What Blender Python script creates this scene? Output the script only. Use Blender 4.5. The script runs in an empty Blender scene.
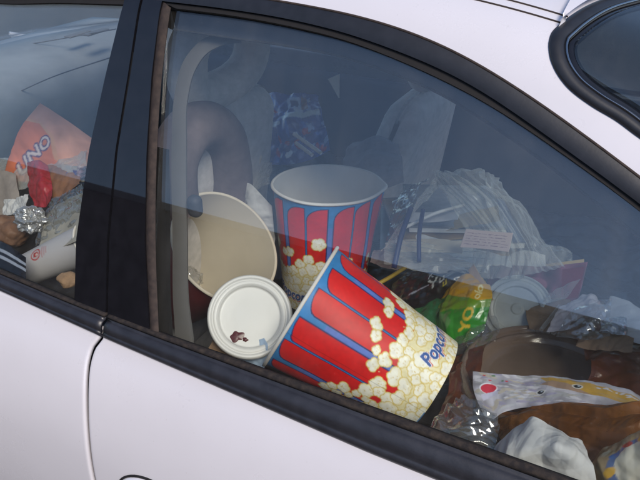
import bpy, bmesh, math, random
import numpy as np
from math import radians, sin, cos, pi
from mathutils import Vector, Matrix

scene = bpy.context.scene
COL = scene.collection
rng = np.random.default_rng(7)

# ------------------------------------------------------------------ camera
PSI, THETA, FPX = radians(28), radians(30), 720.0
F_ = np.array([-sin(PSI)*cos(THETA), cos(PSI)*cos(THETA), -sin(THETA)])
R_ = np.array([cos(PSI), sin(PSI), 0.0])
U_ = np.cross(R_, F_)
CAM = np.array([0.67249514, -0.60623756, 1.5760363])
cd = bpy.data.cameras.new("camera"); cam = bpy.data.objects.new("camera", cd); COL.objects.link(cam)
cd.sensor_width = 36.0; cd.lens = FPX/640*36.0; cd.clip_start = 0.02; cd.clip_end = 2000
m = Matrix(((R_[0], U_[0], -F_[0], CAM[0]), (R_[1], U_[1], -F_[1], CAM[1]), (R_[2], U_[2], -F_[2], CAM[2]), (0, 0, 0, 1)))
cam.matrix_world = m
scene.camera = cam

# ------------------------------------------------------------------ light
SUN_EL, SUN_AZ = radians(45), radians(133)      # azimuth: direction the sun stands in, from +Y clockwise
wd = bpy.data.worlds.new("World"); scene.world = wd; wd.use_nodes = True
nt = wd.node_tree; bg = nt.nodes["Background"]
sky = nt.nodes.new("ShaderNodeTexSky"); sky.sky_type = 'NISHITA'; sky.sun_disc = False
sky.sun_elevation = SUN_EL; sky.sun_rotation = SUN_AZ
sky.dust_density = .8; sky.air_density = 1.0; sky.ozone_density = 2.6
nt.links.new(sky.outputs[0], bg.inputs[0]); bg.inputs[1].default_value = 0.12
sl = bpy.data.lights.new("sun", 'SUN'); sl.energy = 2.5; sl.angle = radians(22); sl.color = (1, .89, .78)
sun = bpy.data.objects.new("sun", sl); COL.objects.link(sun)
sd = Vector((sin(SUN_AZ)*cos(SUN_EL), cos(SUN_AZ)*cos(SUN_EL), sin(SUN_EL)))
sun.rotation_euler = sd.to_track_quat('Z', 'Y').to_euler()
scene.view_settings.view_transform = 'Standard'; scene.view_settings.look = 'None'
scene.view_settings.exposure = 0.68; scene.view_settings.gamma = 1.0
scene.render.engine = 'CYCLES'
scene.cycles.max_bounces = 14; scene.cycles.transparent_max_bounces = 24
scene.cycles.use_denoising = True
scene.cycles.caustics_reflective = False; scene.cycles.caustics_refractive = False

# ------------------------------------------------------------------ pixel / surface helpers (photo pixels 640x480)
def ray(u, v):
    d = F_*FPX + R_*(u-320) + U_*(240-v)
    return d/np.linalg.norm(d)
def P(u, v, Y):                       # the point of the place seen at a pixel, Y metres inside the belt line
    d = ray(u, v); return CAM + d*((Y-CAM[1])/d[1])
# cross-section of the car's side: s runs up the glass from the belt line and over the roof
SS = np.linspace(-.75, 1.0, 3501)
_ph = np.where(SS >= 0, np.interp(SS, [0, .43, .47, .51, .55, .60, 1.0], [27, 27, 38, 58, 74, 82, 90]),
               np.interp(SS, [-.75, -.55, -.40, -.22, -.12, -.06, -.02, 0], [-14, -8, -2, 10, 24, 36, 32, 27]))
_ph = np.radians(_ph); _ds = SS[1]-SS[0]
_YY = np.cumsum(np.sin(_ph))*_ds; _ZZ = np.cumsum(np.cos(_ph))*_ds
_i0 = int(np.argmin(abs(SS))); _YY -= _YY[_i0]; _ZZ -= _ZZ[_i0]; _ZZ += .95
YC = float(_YY[-1])                   # the car's centre plane
def S0(x, s):
    y = np.interp(s, SS, _YY); z = np.interp(s, SS, _ZZ)
    w = np.clip((np.asarray(s, float)-.30)/.25, 0, 1); w = w*w*(3-2*w)
    z = z - .35*np.clip(np.asarray(x, float)-.25, 0, None)**2*w
    return np.stack(np.broadcast_arrays(np.asarray(x, float), y, z), -1)
def N0(x, s):
    e = 1e-3
    a = S0(np.asarray(x)+e, s)-S0(np.asarray(x)-e, s); b = S0(x, np.asarray(s)+e)-S0(x, np.asarray(s)-e)
    n = np.cross(a, b); n /= np.linalg.norm(n, axis=-1, keepdims=True)
    return n
def S(x, s, off=0.0):
    return S0(x, s)+N0(x, s)*off
def hit(u, v, off=0.0, x=.3, s=.3):
    d = ray(u, v); t = 1.2; e = 1e-4
    for k in range(40):
        f = S(x, s, off)-(CAM+d*t)
        J = np.stack([(S(x+e, s, off)-S(x-e, s, off))/(2*e), (S(x, s+e, off)-S(x, s-e, off))/(2*e), -d], 1)
        q = np.clip(np.linalg.lstsq(J, -f, rcond=None)[0], -.1, .1)
        x += q[0]; s += q[1]; t += q[2]
    return np.array([x, s])
def hits(l, off=0.0):
    return np.array([hit(u, v, off) for u, v in l])
def resample(pl, n, smooth=True):
    pl = np.asarray(pl, float)
    d = np.r_[0, np.cumsum(np.linalg.norm(np.diff(pl, axis=0), axis=1))]; t = np.linspace(0, d[-1], n)
    if not smooth or len(pl) < 3:
        return np.stack([np.interp(t, d, pl[:, k]) for k in range(pl.shape[1])], -1)
    tan = np.gradient(pl, d, axis=0)
    i = np.clip(np.searchsorted(d, t, side='right')-1, 0, len(d)-2)
    h = (d[i+1]-d[i])[:, None]; u = ((t-d[i])[:, None])/h
    return ((2*u**3-3*u**2+1)*pl[i]+(u**3-2*u**2+u)*h*tan[i]+(-2*u**3+3*u**2)*pl[i+1]+(u**3-u**2)*h*tan[i+1])

# ------------------------------------------------------------------ object helpers
def link(name, me, mat=None, parent=None, smooth=True):
    o = bpy.data.objects.new(name, me); COL.objects.link(o)
    if mat is not None and not me.materials: me.materials.append(mat)
    if smooth: me.polygons.foreach_set("use_smooth", [True]*len(me.polygons))
    if parent is not None: o.parent = parent
    return o
def mesh(name, v, f):
    me = bpy.data.meshes.new(name); me.from_pydata([tuple(map(float, p)) for p in v], [], [tuple(int(i) for i in q) for q in f]); me.update()
    return me
def tag(o, label=None, cat=None, group=None, kind=None):
    if label: o["label"] = label
    if cat: o["category"] = cat
    if group: o["group"] = group
    if kind: o["kind"] = kind
    return o
def empty(name, loc=(0, 0, 0)):
    o = bpy.data.objects.new(name, None); COL.objects.link(o); o.location = tuple(map(float, loc)); o.empty_display_size = .05
    return o
def solid(o, t, off=-1.0):
    md = o.modifiers.new("thickness", 'SOLIDIFY'); md.thickness = t; md.offset = off; return o
def bevel(o, w, seg=2):
    md = o.modifiers.new("edge", 'BEVEL'); md.width = w; md.segments = seg; md.limit_method = 'ANGLE'; md.angle_limit = radians(35); return o
def grid_faces(n, mm, wrap=False):
    i, j = np.meshgrid(np.arange(n-1), np.arange(mm if wrap else mm-1), indexing='ij')
    a = i*mm+j; b = i*mm+(j+1) % mm; c = (i+1)*mm+(j+1) % mm; d = (i+1)*mm+j
    return np.stack([a, b, c, d], -1).reshape(-1, 4)
def grid(name, pts, mat, parent=None, canvas=None, wrap=False, flip=False, smooth=True):
    n, mm = pts.shape[:2]; f = grid_faces(n, mm, wrap)
    if flip: f = f[:, ::-1]
    me = bpy.data.meshes.new(name)
    me.vertices.add(n*mm); me.vertices.foreach_set("co", pts.reshape(-1).astype(np.float32))
    me.loops.add(f.size); me.loops.foreach_set("vertex_index", f.reshape(-1).astype(np.int32))
    me.polygons.add(len(f)); me.polygons.foreach_set("loop_start", (np.arange(len(f))*4).astype(np.int32))
    me.update(); me.validate()
    if canvas is not None: paint(me, canvas, n, mm, wrap)
    return link(name, me, mat, parent, smooth)
def paint(me, canvas, n, mm, wrap=False):
    i, j = np.meshgrid(np.linspace(0, 1, n), (np.arange(mm)/mm if wrap else np.linspace(0, 1, mm)), indexing='ij')
    c = canvas.sample(j.ravel(), i.ravel(), wrap)
    at = me.color_attributes.new("print", 'FLOAT_COLOR', 'POINT')
    at.data.foreach_set("color", np.c_[c, np.ones(len(c))].astype(np.float32).ravel())
def merge(name, parts, mat, parent=None, smooth=True):      # parts: list of (verts, faces)
    V = []; Fc = []; o = 0
    for v, f in parts:
        V += [tuple(map(float, p)) for p in v]; Fc += [tuple(int(i)+o for i in q) for q in f]; o += len(v)
    return link(name, mesh(name, V, Fc), mat, parent, smooth)
def strip(name, A, B, mat, parent=None, n=60, k=6, off=0.0, thick=.003, smooth_a=True, smooth_b=True, crown=0.0):
    a = resample(A, n, smooth_a); b = resample(B, n, smooth_b); t = np.linspace(0, 1, k)
    q = a[:, None, :]*(1-t[None, :, None])+b[:, None, :]*t[None, :, None]
    o_ = off+crown*(4*t*(1-t))[None, :]*np.ones((n, 1))
    pts = S0(q[..., 0], q[..., 1])+N0(q[..., 0], q[..., 1])*o_[..., None]
    o = grid(name, pts, mat, parent)
    # face outwards
    nrm = np.cross(pts[1, 0]-pts[0, 0], pts[0, 1]-pts[0, 0])
    me = o.data
    if me.polygons[len(me.polygons)//2].normal.dot(Vector(N0(q[n//2, k//2, 0], q[n//2, k//2, 1]))) < 0: me.flip_normals()
    if thick:
        solid(o, thick); e = o.modifiers.new('crisp', 'EDGE_SPLIT'); e.split_angle = radians(40)
    return o
def tube_pts(path, r, seg=10, closed=False):
    path = np.asarray(path, float); n = len(path)
    t = np.gradient(path, axis=0)
    if closed: t = np.roll(path, -1, 0)-np.roll(path, 1, 0)
    t /= np.linalg.norm(t, axis=1, keepdims=True)
    up = np.array([0, 0, 1.0]) if abs(t[0, 2]) < .9 else np.array([1.0, 0, 0])
    out = np.zeros((n, seg, 3)); rr = np.broadcast_to(np.asarray(r, float), (n,))
    a = np.linspace(0, 2*pi, seg, endpoint=False)
    u = np.cross(t[0], up); u /= np.linalg.norm(u)
    for i in range(n):
        u = u-t[i]*np.dot(u, t[i]); u /= np.linalg.norm(u); w = np.cross(t[i], u)
        out[i] = path[i]+rr[i]*(np.cos(a)[:, None]*u+np.sin(a)[:, None]*w)
    return out
def tube(name, path, r, mat, parent=None, seg=10, n=None, caps=True):
    p = resample(path, n) if n else np.asarray(path, float)
    pts = tube_pts(p, r, seg)
    v = pts.reshape(-1, 3); f = [tuple(q) for q in grid_faces(len(p), seg, True)]
    if caps: f += [tuple(range(seg)), tuple(range(len(v)-seg, len(v)))[::-1]]
    o = link(name, mesh(name, v, f), mat, parent)
    return o
def lathe_pts(prof, seg=96):
    a = np.linspace(0, 2*pi, seg, endpoint=False); prof = np.asarray(prof, float)
    return np.stack([prof[:, 0:1]*np.cos(a), prof[:, 0:1]*np.sin(a), np.repeat(prof[:, 1:2], seg, 1)], -1)
def frame_from(axis, upref=(0, 0, 1)):
    z = np.asarray(axis, float); z /= np.linalg.norm(z); x = np.cross(upref, z)
    x /= np.linalg.norm(x); y = np.cross(z, x); return np.stack([x, y, z], 1)
def mat4(Rm, t):
    return Matrix([[*map(float, Rm[0]), float(t[0])], [*map(float, Rm[1]), float(t[1])], [*map(float, Rm[2]), float(t[2])], [0, 0, 0, 1]])
def rbox(name, size, r, mat, parent=None, loc=(0, 0, 0), rot=(0, 0, 0), seg=4, taper=None, puff=0.0, cuts=0):
    bm = bmesh.new(); bmesh.ops.create_cube(bm, size=1.0)
    bmesh.ops.scale(bm, vec=size, verts=bm.verts)
    if taper:
        for v in bm.verts:
            if v.co.z > 0: v.co.x *= taper[0]; v.co.y *= taper[1]
    bmesh.ops.bevel(bm, geom=list(bm.edges), offset=r, segments=seg, profile=.5, affect='EDGES')
    if puff:
        for v in bm.verts: v.co *= 1+puff*(1-min(1, (abs(v.co.y)/size[1]*2)**2))
    me = bpy.data.meshes.new(name); bm.to_mesh(me); bm.free()
    me.transform(Matrix.Translation(loc) @ (Matrix.Rotation(rot[2], 4, 'Z') @ Matrix.Rotation(rot[1], 4, 'Y') @ Matrix.Rotation(rot[0], 4, 'X')))
    o = link(name, me, mat, parent)
    return o
def mirrored(o, parent=None):
    me = o.data.copy()
    for v in me.vertices: v.co.y = 2*YC-v.co.y
    me.flip_normals()
    c = o.copy(); c.data = me; COL.objects.link(c)
    if parent is not None: c.parent = parent
    return c

# ------------------------------------------------------------------ printed artwork, drawn as per-vertex ink
def lin(c):
    c = np.asarray(c, float); return np.where(c <= .04045, c/12.92, ((c+.055)/1.055)**2.4)
_glyphs = {}
def glyph_tris(txt, shear=0.0):
    if (txt, shear) not in _glyphs:
        cu = bpy.data.curves.new("lettering", 'FONT'); cu.body = txt; cu.align_x = 'CENTER'; cu.align_y = 'CENTER'; cu.shear = shear
        cu.resolution_u = 4
        ob = bpy.data.objects.new("lettering", cu); COL.objects.link(ob)
        bpy.context.view_layer.update()
        me = ob.evaluated_get(bpy.context.evaluated_depsgraph_get()).to_mesh(); me.calc_loop_triangles()
        v = np.array([p.co[:2] for p in me.vertices]); t = np.array([q.vertices[:] for q in me.loop_triangles])
        ob.to_mesh_clear(); bpy.data.objects.remove(ob); bpy.data.curves.remove(cu)
        _glyphs[(txt, shear)] = v[t]
    return _glyphs[(txt, shear)]
class Canvas:                                   # x right, y up, unit = millimetre
    def __init__(s, w, h, bg, px=1.0):
        s.px = px; s.W = w; s.H = h; s.w = int(round(w*px)); s.h = int(round(h*px))
        s.a = np.zeros((s.h, s.w, 3)); s.a[:] = bg
        s.Y, s.X = np.meshgrid((np.arange(s.h)+.5)/px, (np.arange(s.w)+.5)/px, indexing='ij')
    def _box(s, x0, x1, y0, y1):
        i0 = max(0, int(y0*s.px)-1); i1 = min(s.h, int(y1*s.px)+2); j0 = max(0, int(x0*s.px)-1); j1 = min(s.w, int(x1*s.px)+2)
        return slice(i0, max(i0, i1)), slice(j0, max(j0, j1))
    def where(s, mask, col): s.a[mask] = col
    def ell(s, cx, cy, rx, ry, col, ang=0.0, ring=None):
        r = max(rx, ry); b = s._box(cx-r, cx+r, cy-r, cy+r); dx = s.X[b]-cx; dy = s.Y[b]-cy
        u = (dx*cos(ang)+dy*sin(ang))/rx; v = (-dx*sin(ang)+dy*cos(ang))/ry; q = u*u+v*v
        mk = q < 1
        if ring: mk &= q > ring*ring
        s.a[b][mk] = col
    def poly(s, pts, col):
        pts = np.asarray(pts, float); b = s._box(pts[:, 0].min(), pts[:, 0].max(), pts[:, 1].min(), pts[:, 1].max())
        X = s.X[b]; Y = s.Y[b]; ins = np.zeros(X.shape, bool)
        for k in range(len(pts)):
            (x0, y0), (x1, y1) = pts[k], pts[(k+1) % len(pts)]
            if y0 == y1: continue
            c = (y0 > Y) != (y1 > Y); ins ^= c & (X < (x1-x0)*(Y-y0)/(y1-y0)+x0)
        s.a[b][ins] = col
    def rect(s, x0, y0, x1, y1, col): s.poly([(x0, y0), (x1, y0), (x1, y1), (x0, y1)], col)
    def line(s, pts, w, col):
        pts = np.asarray(pts, float)
        for (x0, y0), (x1, y1) in zip(pts[:-1], pts[1:]):
            b = s._box(min(x0, x1)-w, max(x0, x1)+w, min(y0, y1)-w, max(y0, y1)+w)
            dx, dy = x1-x0, y1-y0; t = np.clip(((s.X[b]-x0)*dx+(s.Y[b]-y0)*dy)/(dx*dx+dy*dy+1e-9), 0, 1)
            s.a[b][np.hypot(s.X[b]-x0-t*dx, s.Y[b]-y0-t*dy) < w/2] = col
    def text(s, txt, cx, cy, size, col, ang=0.0, shear=0.0, fat=0.0, arch=0.0):
        T = glyph_tris(txt, shear)*size
        T = np.stack([T[..., 0], T[..., 1]+arch*(T[..., 0]/size)**2*size], -1)
        T = np.stack([T[..., 0]*cos(ang)-T[..., 1]*sin(ang)+cx, T[..., 0]*sin(ang)+T[..., 1]*cos(ang)+cy], -1)
        offs = [(0, 0)] if not fat else [(fat*cos(a), fat*sin(a)) for a in np.linspace(0, 2*pi, 10, endpoint=False)]+[(0, 0)]
        for ox, oy in offs:
            for t in T: s.poly(t+np.array([ox, oy]), col)
    def mottle(s, amt, cell, seed=0):
        r = np.random.default_rng(seed); n = r.normal(size=(max(2, int(s.H/cell))+1, max(2, int(s.W/cell))+1))
        yi = np.linspace(0, n.shape[0]-1.001, s.h); xi = np.linspace(0, n.shape[1]-1.001, s.w)
        y0 = yi.astype(int); x0 = xi.astype(int); fy = (yi-y0)[:, None]; fx = (xi-x0)[None]
        v = n[y0][:, x0]*(1-fy)*(1-fx)+n[y0+1][:, x0]*fy*(1-fx)+n[y0][:, x0+1]*(1-fy)*fx+n[y0+1][:, x0+1]*fy*fx
        s.a = np.clip(s.a*(1+amt*v[..., None]), 0, 1); return s
    def sample(s, u, v, wrap=False):
        x = u*s.w-.5; y = v*s.h-.5; x0 = np.floor(x).astype(int); y0 = np.floor(y).astype(int); fx = (x-x0)[:, None]; fy = (y-y0)[:, None]
        X = lambda q: q % s.w if wrap else np.clip(q, 0, s.w-1)
        Yc = lambda q: np.clip(q, 0, s.h-1)
        a = lin(s.a)
        return a[Yc(y0), X(x0)]*(1-fx)*(1-fy)+a[Yc(y0), X(x0+1)]*fx*(1-fy)+a[Yc(y0+1), X(x0)]*(1-fx)*fy+a[Yc(y0+1), X(x0+1)]*fx*fy

# ------------------------------------------------------------------ materials
def new_mat(name):
    mt = bpy.data.materials.new(name); mt.use_nodes = True; n = mt.node_tree; return mt, n, n.nodes["Principled BSDF"], n.nodes["Material Output"]
def noise(n, scale, detail=6, rough=.6, coord='Object', dist=0.0):
    tc = n.nodes.new("ShaderNodeTexCoord"); nz = n.nodes.new("ShaderNodeTexNoise")
    nz.inputs["Scale"].default_value = scale; nz.inputs["Detail"].default_value = detail; nz.inputs["Roughness"].default_value = rough
    nz.inputs["Distortion"].default_value = dist
    n.links.new(tc.outputs[coord], nz.inputs["Vector"]); return nz
def ramp(n, src, stops):
    r = n.nodes.new("ShaderNodeValToRGB"); e = r.color_ramp.elements
    e[0].position, e[0].color = stops[0][0], (*stops[0][1], 1); e[1].position, e[1].color = stops[-1][0], (*stops[-1][1], 1)
    for p, c in stops[1:-1]: q = e.new(p); q.color = (*c, 1)
    n.links.new(src, r.inputs[0]); return r
def bump(n, b, src, strength, dist=.002):
    bp = n.nodes.new("ShaderNodeBump"); bp.inputs["Strength"].default_value = strength; bp.inputs["Distance"].default_value = dist
    n.links.new(src, bp.inputs["Height"]); n.links.new(bp.outputs[0], b.inputs["Normal"])
def basic(name, c, rough=.5, var=.12, scale=25, bmp=0.0, bscale=200, coat=0.0, metal=0.0, spec=.5, c2=None, dist=.002, lo=.35, hi=.7):
    mt, n, b, o = new_mat(name)
    c = np.array(c, float); c2 = np.array(c2, float) if c2 is not None else c*(1-var)
    nz = noise(n, scale); r = ramp(n, nz.outputs["Fac"], [(lo, tuple(c2)), (hi, tuple(c))]); n.links.new(r.outputs[0], b.inputs["Base Color"])
    b.inputs["Roughness"].default_value = rough; b.inputs["Metallic"].default_value = metal; b.inputs["Specular IOR Level"].default_value = spec
    b.inputs["Coat Weight"].default_value = coat; b.inputs["Coat Roughness"].default_value = .06
    if bmp: bump(n, b, noise(n, bscale, 4).outputs["Fac"], bmp, dist)
    return mt
def printed(name, rough=.45, spec=.5, coat=0.0, trans=0.0, bmp=.05):
    mt, n, b, o = new_mat(name)
    at = n.nodes.new("ShaderNodeAttribute"); at.attribute_name = "print"
    n.links.new(at.outputs["Color"], b.inputs["Base Color"]); b.inputs["Roughness"].default_value = rough
    b.inputs["Specular IOR Level"].default_value = spec; b.inputs["Coat Weight"].default_value = coat; b.inputs["Coat Roughness"].default_value = .15
    if bmp: bump(n, b, noise(n, 90, 5).outputs["Fac"], bmp, .003)
    return mt
def sheer(name, c, alpha, rough=.2, milky=.5, glossw=1.0, stops=None, scale=35):
    """thin see-through plastic: part of the light passes straight, part is scattered by the film"""
    mt, n, b, o = new_mat(name)
    nz = noise(n, scale, 6, .65); r = ramp(n, nz.outputs["Fac"], stops or [(.3, tuple(np.array(c)*.8)), (.75, tuple(c))])
    if stops: bump(n, b, noise(n, 60, 5, .6, dist=1.5).outputs['Fac'], .22, .005)
    n.links.new(r.outputs[0], b.inputs["Base Color"]); b.inputs["Roughness"].default_value = rough; b.inputs["Specular IOR Level"].default_value = .5*glossw
    tl = n.nodes.new("ShaderNodeBsdfTranslucent"); n.links.new(r.outputs[0], tl.inputs["Color"])
    m1 = n.nodes.new("ShaderNodeMixShader"); m1.inputs[0].default_value = .35; n.links.new(b.outputs[0], m1.inputs[1]); n.links.new(tl.outputs[0], m1.inputs[2])
    tr = n.nodes.new("ShaderNodeBsdfTransparent"); tr.inputs[0].default_value = (*[min(1, .55+.45*q/max(c)) for q in c], 1)
    lw = n.nodes.new("ShaderNodeLayerWeight"); lw.inputs[0].default_value = .35
    mp = n.nodes.new("ShaderNodeMapRange"); mp.inputs["To Min"].default_value = 1-alpha; mp.inputs["To Max"].default_value = min(1.0, 1-alpha+milky)
    n.links.new(lw.outputs["Facing"], mp.inputs["Value"])
    m2 = n.nodes.new("ShaderNodeMixShader"); n.links.new(mp.outputs[0], m2.inputs[0]); n.links.new(tr.outputs[0], m2.inputs[1]); n.links.new(m1.outputs[0], m2.inputs[2])
    n.links.new(m2.outputs[0], o.inputs["Surface"]); return mt
def window_mat(name, tint, dirt=.03, refl=.085):
    mt, n, b, o = new_mat(name); n.nodes.remove(b)
    tr = n.nodes.new("ShaderNodeBsdfTransparent"); tr.inputs[0].default_value = (*tint, 1)
    gl = n.nodes.new("ShaderNodeBsdfGlossy"); gl.inputs["Roughness"].default_value = .012
    ge = n.nodes.new("ShaderNodeNewGeometry"); dt = n.nodes.new("ShaderNodeVectorMath"); dt.operation = 'DOT_PRODUCT'
    n.links.new(ge.outputs["Normal"], dt.inputs[0]); n.links.new(ge.outputs["Incoming"], dt.inputs[1]); prev = dt.outputs["Value"]
    for op, val in (('ABSOLUTE', None), ('SUBTRACT', 1.0), ('POWER', 5.0), ('MULTIPLY_ADD', .96)):     # reflectance by angle, the same on both faces
        q = n.nodes.new("ShaderNodeMath"); q.operation = op
        if op == 'SUBTRACT': q.inputs[0].default_value = val; n.links.new(prev, q.inputs[1])
        else:
            n.links.new(prev, q.inputs[0])
            if val is not None: q.inputs[1].default_value = val
            if op == 'MULTIPLY_ADD': q.inputs[2].default_value = refl
        prev = q.outputs[0]
    fr = q
    m1 = n.nodes.new("ShaderNodeMixShader"); n.links.new(fr.outputs[0], m1.inputs[0]); n.links.new(tr.outputs[0], m1.inputs[1]); n.links.new(gl.outputs[0], m1.inputs[2])
    df = n.nodes.new("ShaderNodeBsdfDiffuse"); df.inputs[0].default_value = (.55, .53, .5, 1)
    nz = noise(n, 14, 9, .7); r = ramp(n, nz.outputs["Fac"], [(.35, (dirt*.35,)*3), (.75, (dirt,)*3)])
    m2 = n.nodes.new("ShaderNodeMixShader"); n.links.new(r.outputs[0], m2.inputs[0]); n.links.new(m1.outputs[0], m2.inputs[1]); n.links.new(df.outputs[0], m2.inputs[2])
    mp = n.nodes.new("ShaderNodeMapping"); mp.inputs["Scale"].default_value = (9, 3, 2.2); tcs = n.nodes.new("ShaderNodeTexCoord"); n.links.new(tcs.outputs["Object"], mp.inputs[0])
    sm = n.nodes.new("ShaderNodeTexNoise"); sm.inputs["Scale"].default_value = 2.0; sm.inputs["Detail"].default_value = 8; sm.inputs["Distortion"].default_value = .8; n.links.new(mp.outputs[0], sm.inputs["Vector"])
    sr = ramp(n, sm.outputs["Fac"], [(.45, (0, 0, 0)), (.80, (dirt*1.1,)*3)])          # smears left by wiping
    sp = noise(n, 420, 1, .3); spr = ramp(n, sp.outputs["Fac"], [(.74, (0, 0, 0)), (.82, (.05,)*3)])   # dust specks
    a1 = n.nodes.new("ShaderNodeMath"); n.links.new(r.outputs[0], a1.inputs[0]); n.links.new(sr.outputs[0], a1.inputs[1])
    a2 = n.nodes.new("ShaderNodeMath"); n.links.new(a1.outputs[0], a2.inputs[0]); n.links.new(spr.outputs[0], a2.inputs[1]); n.links.new(a2.outputs[0], m2.inputs[0])
    n.links.new(m2.outputs[0], o.inputs["Surface"]); return mt

M = {}
M['paint'] = basic('white_car_paint', (.575, .562, .600), .30, .05, 4, coat=.7)
n = M['paint'].node_tree; bs_ = n.nodes["Principled BSDF"]; cl_ = bs_.inputs["Base Color"].links[0].from_socket
mx = n.nodes.new("ShaderNodeMix"); mx.data_type = 'RGBA'; mx.inputs["B"].default_value = (.20, .17, .14, 1)
d1 = ramp(n, noise(n, 260, 2, .5).outputs["Fac"], [(.72, (0, 0, 0)), (.82, (.30,)*3)]); n.links.new(d1.outputs[0], mx.inputs["Factor"])      # grit stuck to the paint
n.links.new(cl_, mx.inputs["A"]); n.links.new(mx.outputs["Result"], bs_.inputs["Base Color"])
rr_ = ramp(n, noise(n, 7, 9, .7).outputs["Fac"], [(.35, (.22,)*3), (.7, (.42,)*3)]); n.links.new(rr_.outputs[0], bs_.inputs["Roughness"])
M['pillar'] = basic('black_gloss_pillar', (.010, .010, .013), .018, .3, 40, spec=.6)
M['frame'] = basic('black_satin_frame', (.014, .015, .02), .42, .35, 60, spec=.5, bmp=.05, bscale=300)
M['mould'] = basic('black_moulding_rubber', (.024, .024, .03), .38, .4, 50, spec=.5, bmp=.1, bscale=250)
M['seal'] = basic('dark_seal', (.006, .005, .006), .8, .4, 60)
M['dusty'] = basic('dusty_rubber', (.046, .036, .030), .95, .4, 120, c2=(.018, .016, .017), bmp=.2, bscale=500, lo=.40, hi=.72, spec=.2)
M['brownseal'] = basic('faded_brown_rubber', (.050, .036, .030), .8, .4, 120, c2=(.024, .018, .017), spec=.3)
M['glass'] = window_mat('window_glass', (.955, .975, .97), .013)
M['rearglass'] = window_mat('dark_rear_glass', (.60, .64, .66), .008)
M['chrome'] = basic('bright_trim', (.35, .36, .38), .22, .1, 30, metal=1.0)
M['fabric'] = basic('grey_seat_fabric', (.68, .65, .63), .95, .25, 40, bmp=.4, bscale=500, spec=.2)
M['fabric_dark'] = basic('dark_seat_fabric', (.16, .14, .155), .95, .25, 40, bmp=.4, bscale=500, spec=.2)
M['shell_cloth'] = basic('brown_grey_seat_cloth', (.17, .135, .14), .9, .25, 40, spec=.2)
M['trim'] = basic('grey_interior_plastic', (.20, .195, .20), .6, .15, 30, bmp=.15, bscale=600)
M['trim_dark'] = basic('dark_interior_plastic', (.05, .052, .065), .65, .2, 20, bmp=.15, bscale=600)
M['trim_light'] = basic('beige_grey_trim', (.115, .108, .102), .6, .1, 30, bmp=.1, bscale=500)
M['liner'] = basic('headliner_cloth', (.45, .45, .45), .95, .1, 30)
M['dash'] = basic('dashboard_vinyl', (.33, .345, .36), .7, .2, 9, bmp=.2, bscale=400)
M['carpet'] = basic('carpet', (.05, .048, .05), 1.0, .3, 80)
M['paper'] = basic('white_paper', (.78, .76, .72), .85, .06, 12, bmp=.1, bscale=60)
M['tissue'] = sheer('white_tissue', (.80, .80, .79), .05, .8, .06)
M['cream'] = basic('cream_paperboard', (.60, .535, .43), .8, .12, 9, bmp=.05, bscale=60)
M['board'] = basic('white_paperboard', (.76, .74, .70), .7, .07, 8, c2=(.68, .64, .58))
M['maroon'] = basic('dark_red_paperboard', (.21, .018, .022), .5, .25, 10)
M['lid'] = basic('white_plastic', (.70, .69, .66), .35, .05, 10)
M['stain'] = basic('dark_red_sauce', (.10, .012, .014), .35, .3, 60)
M['lightblue'] = basic('pale_blue_paper', (.42, .55, .72), .7, .1, 20)
M['bag'] = basic('black_bin_bag', (.022, .020, .020), .38, .4, 10, bmp=.2, bscale=60)
M['brownpaper'] = basic('brown_paper', (.26, .165, .10), .9, .25, 14, bmp=.2, bscale=80)
M['print'] = printed('printed_card', .5)
M['gloss'] = printed('printed_foil', .28, .6, .3)
M['clear'] = window_mat('clear_plastic', (.93, .94, .94), .07, .11)
M['milky'] = sheer('milky_plastic_bag', (.88, .88, .84), .82, .16, .5, 2.0)
M['cuplid'] = sheer('frosted_lid', (.74, .77, .74), .22, .25, .3)
M['brownfilm'] = sheer('brown_film', (.16, .055, .025), .40, .2, .4, 1.6, [(.30, (.05, .012, .008)), (.5, (.17, .045, .015)), (.66, (.28, .10, .03)), (.78, (.09, .03, .015))], 13)
M['amber'] = sheer('amber_brown_plastic', (.36, .27, .21), .55, .12, .35, 2.0)
M['orange'] = sheer('orange_wrapper', (.34, .115, .02), .42, .34, .2, 1.0, [(.30, (.13, .048, .009)), (.48, (.25, .098, .016)), (.62, (.34, .15, .026)), (.78, (.18, .07, .014))], 7)
M['foil'] = basic('crumpled_foil', (.55, .55, .55), .35, .2, 40, metal=.7)
M['yellow'] = basic('yellow_plastic', (.62, .42, .06), .4, .1, 30)
M['navy'] = basic('navy_strap', (.02, .025, .10), .5, .2, 30)
M['asphalt'] = basic('asphalt', (.055, .053, .05), .95, .3, 3, bmp=.4, bscale=150)
M['brick'] = basic('dark_brick_wall', (.11, .07, .055), .9, .25, 4)
M['stone'] = basic('concrete_coping', (.2, .19, .18), .9, .15, 3)
M['dkglass'] = basic('dark_shop_glass', (.01, .012, .014), .1, .2, 2)

# ------------------------------------------------------------------ setting: parking lot, and the low building across from the car
gp = np.stack(np.meshgrid(np.linspace(-150, 150, 31), np.linspace(-150, 150, 31), indexing='ij')+[np.zeros((31, 31))], -1)
tag(grid('ground', gp, M['asphalt'], flip=True), kind='structure')
def box_vf(x0, x1, y0, y1, z0, z1):
    v = [(x0, y0, z0), (x1, y0, z0), (x1, y1, z0), (x0, y1, z0), (x0, y0, z1), (x1, y0, z1), (x1, y1, z1), (x0, y1, z1)]
    return v, [(0, 3, 2, 1), (4, 5, 6, 7), (0, 1, 5, 4), (1, 2, 6, 5), (2, 3, 7, 6), (3, 0, 4, 7)]
bl = tag(empty('building', (0, -12, 0)), 'low dark brick building facing the car, mirrored in its side windows', 'building')
bx0, bx1, BT = -38.0, 26.0, 5.42
wxs = np.arange(bx0+3, bx1-3, 4.0)
parts = [box_vf(bx0, bx1, -5, -.3, 0, BT)]
xs = [bx0]+[q for w in wxs for q in (w, w+2.2)]+[bx1]
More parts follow.
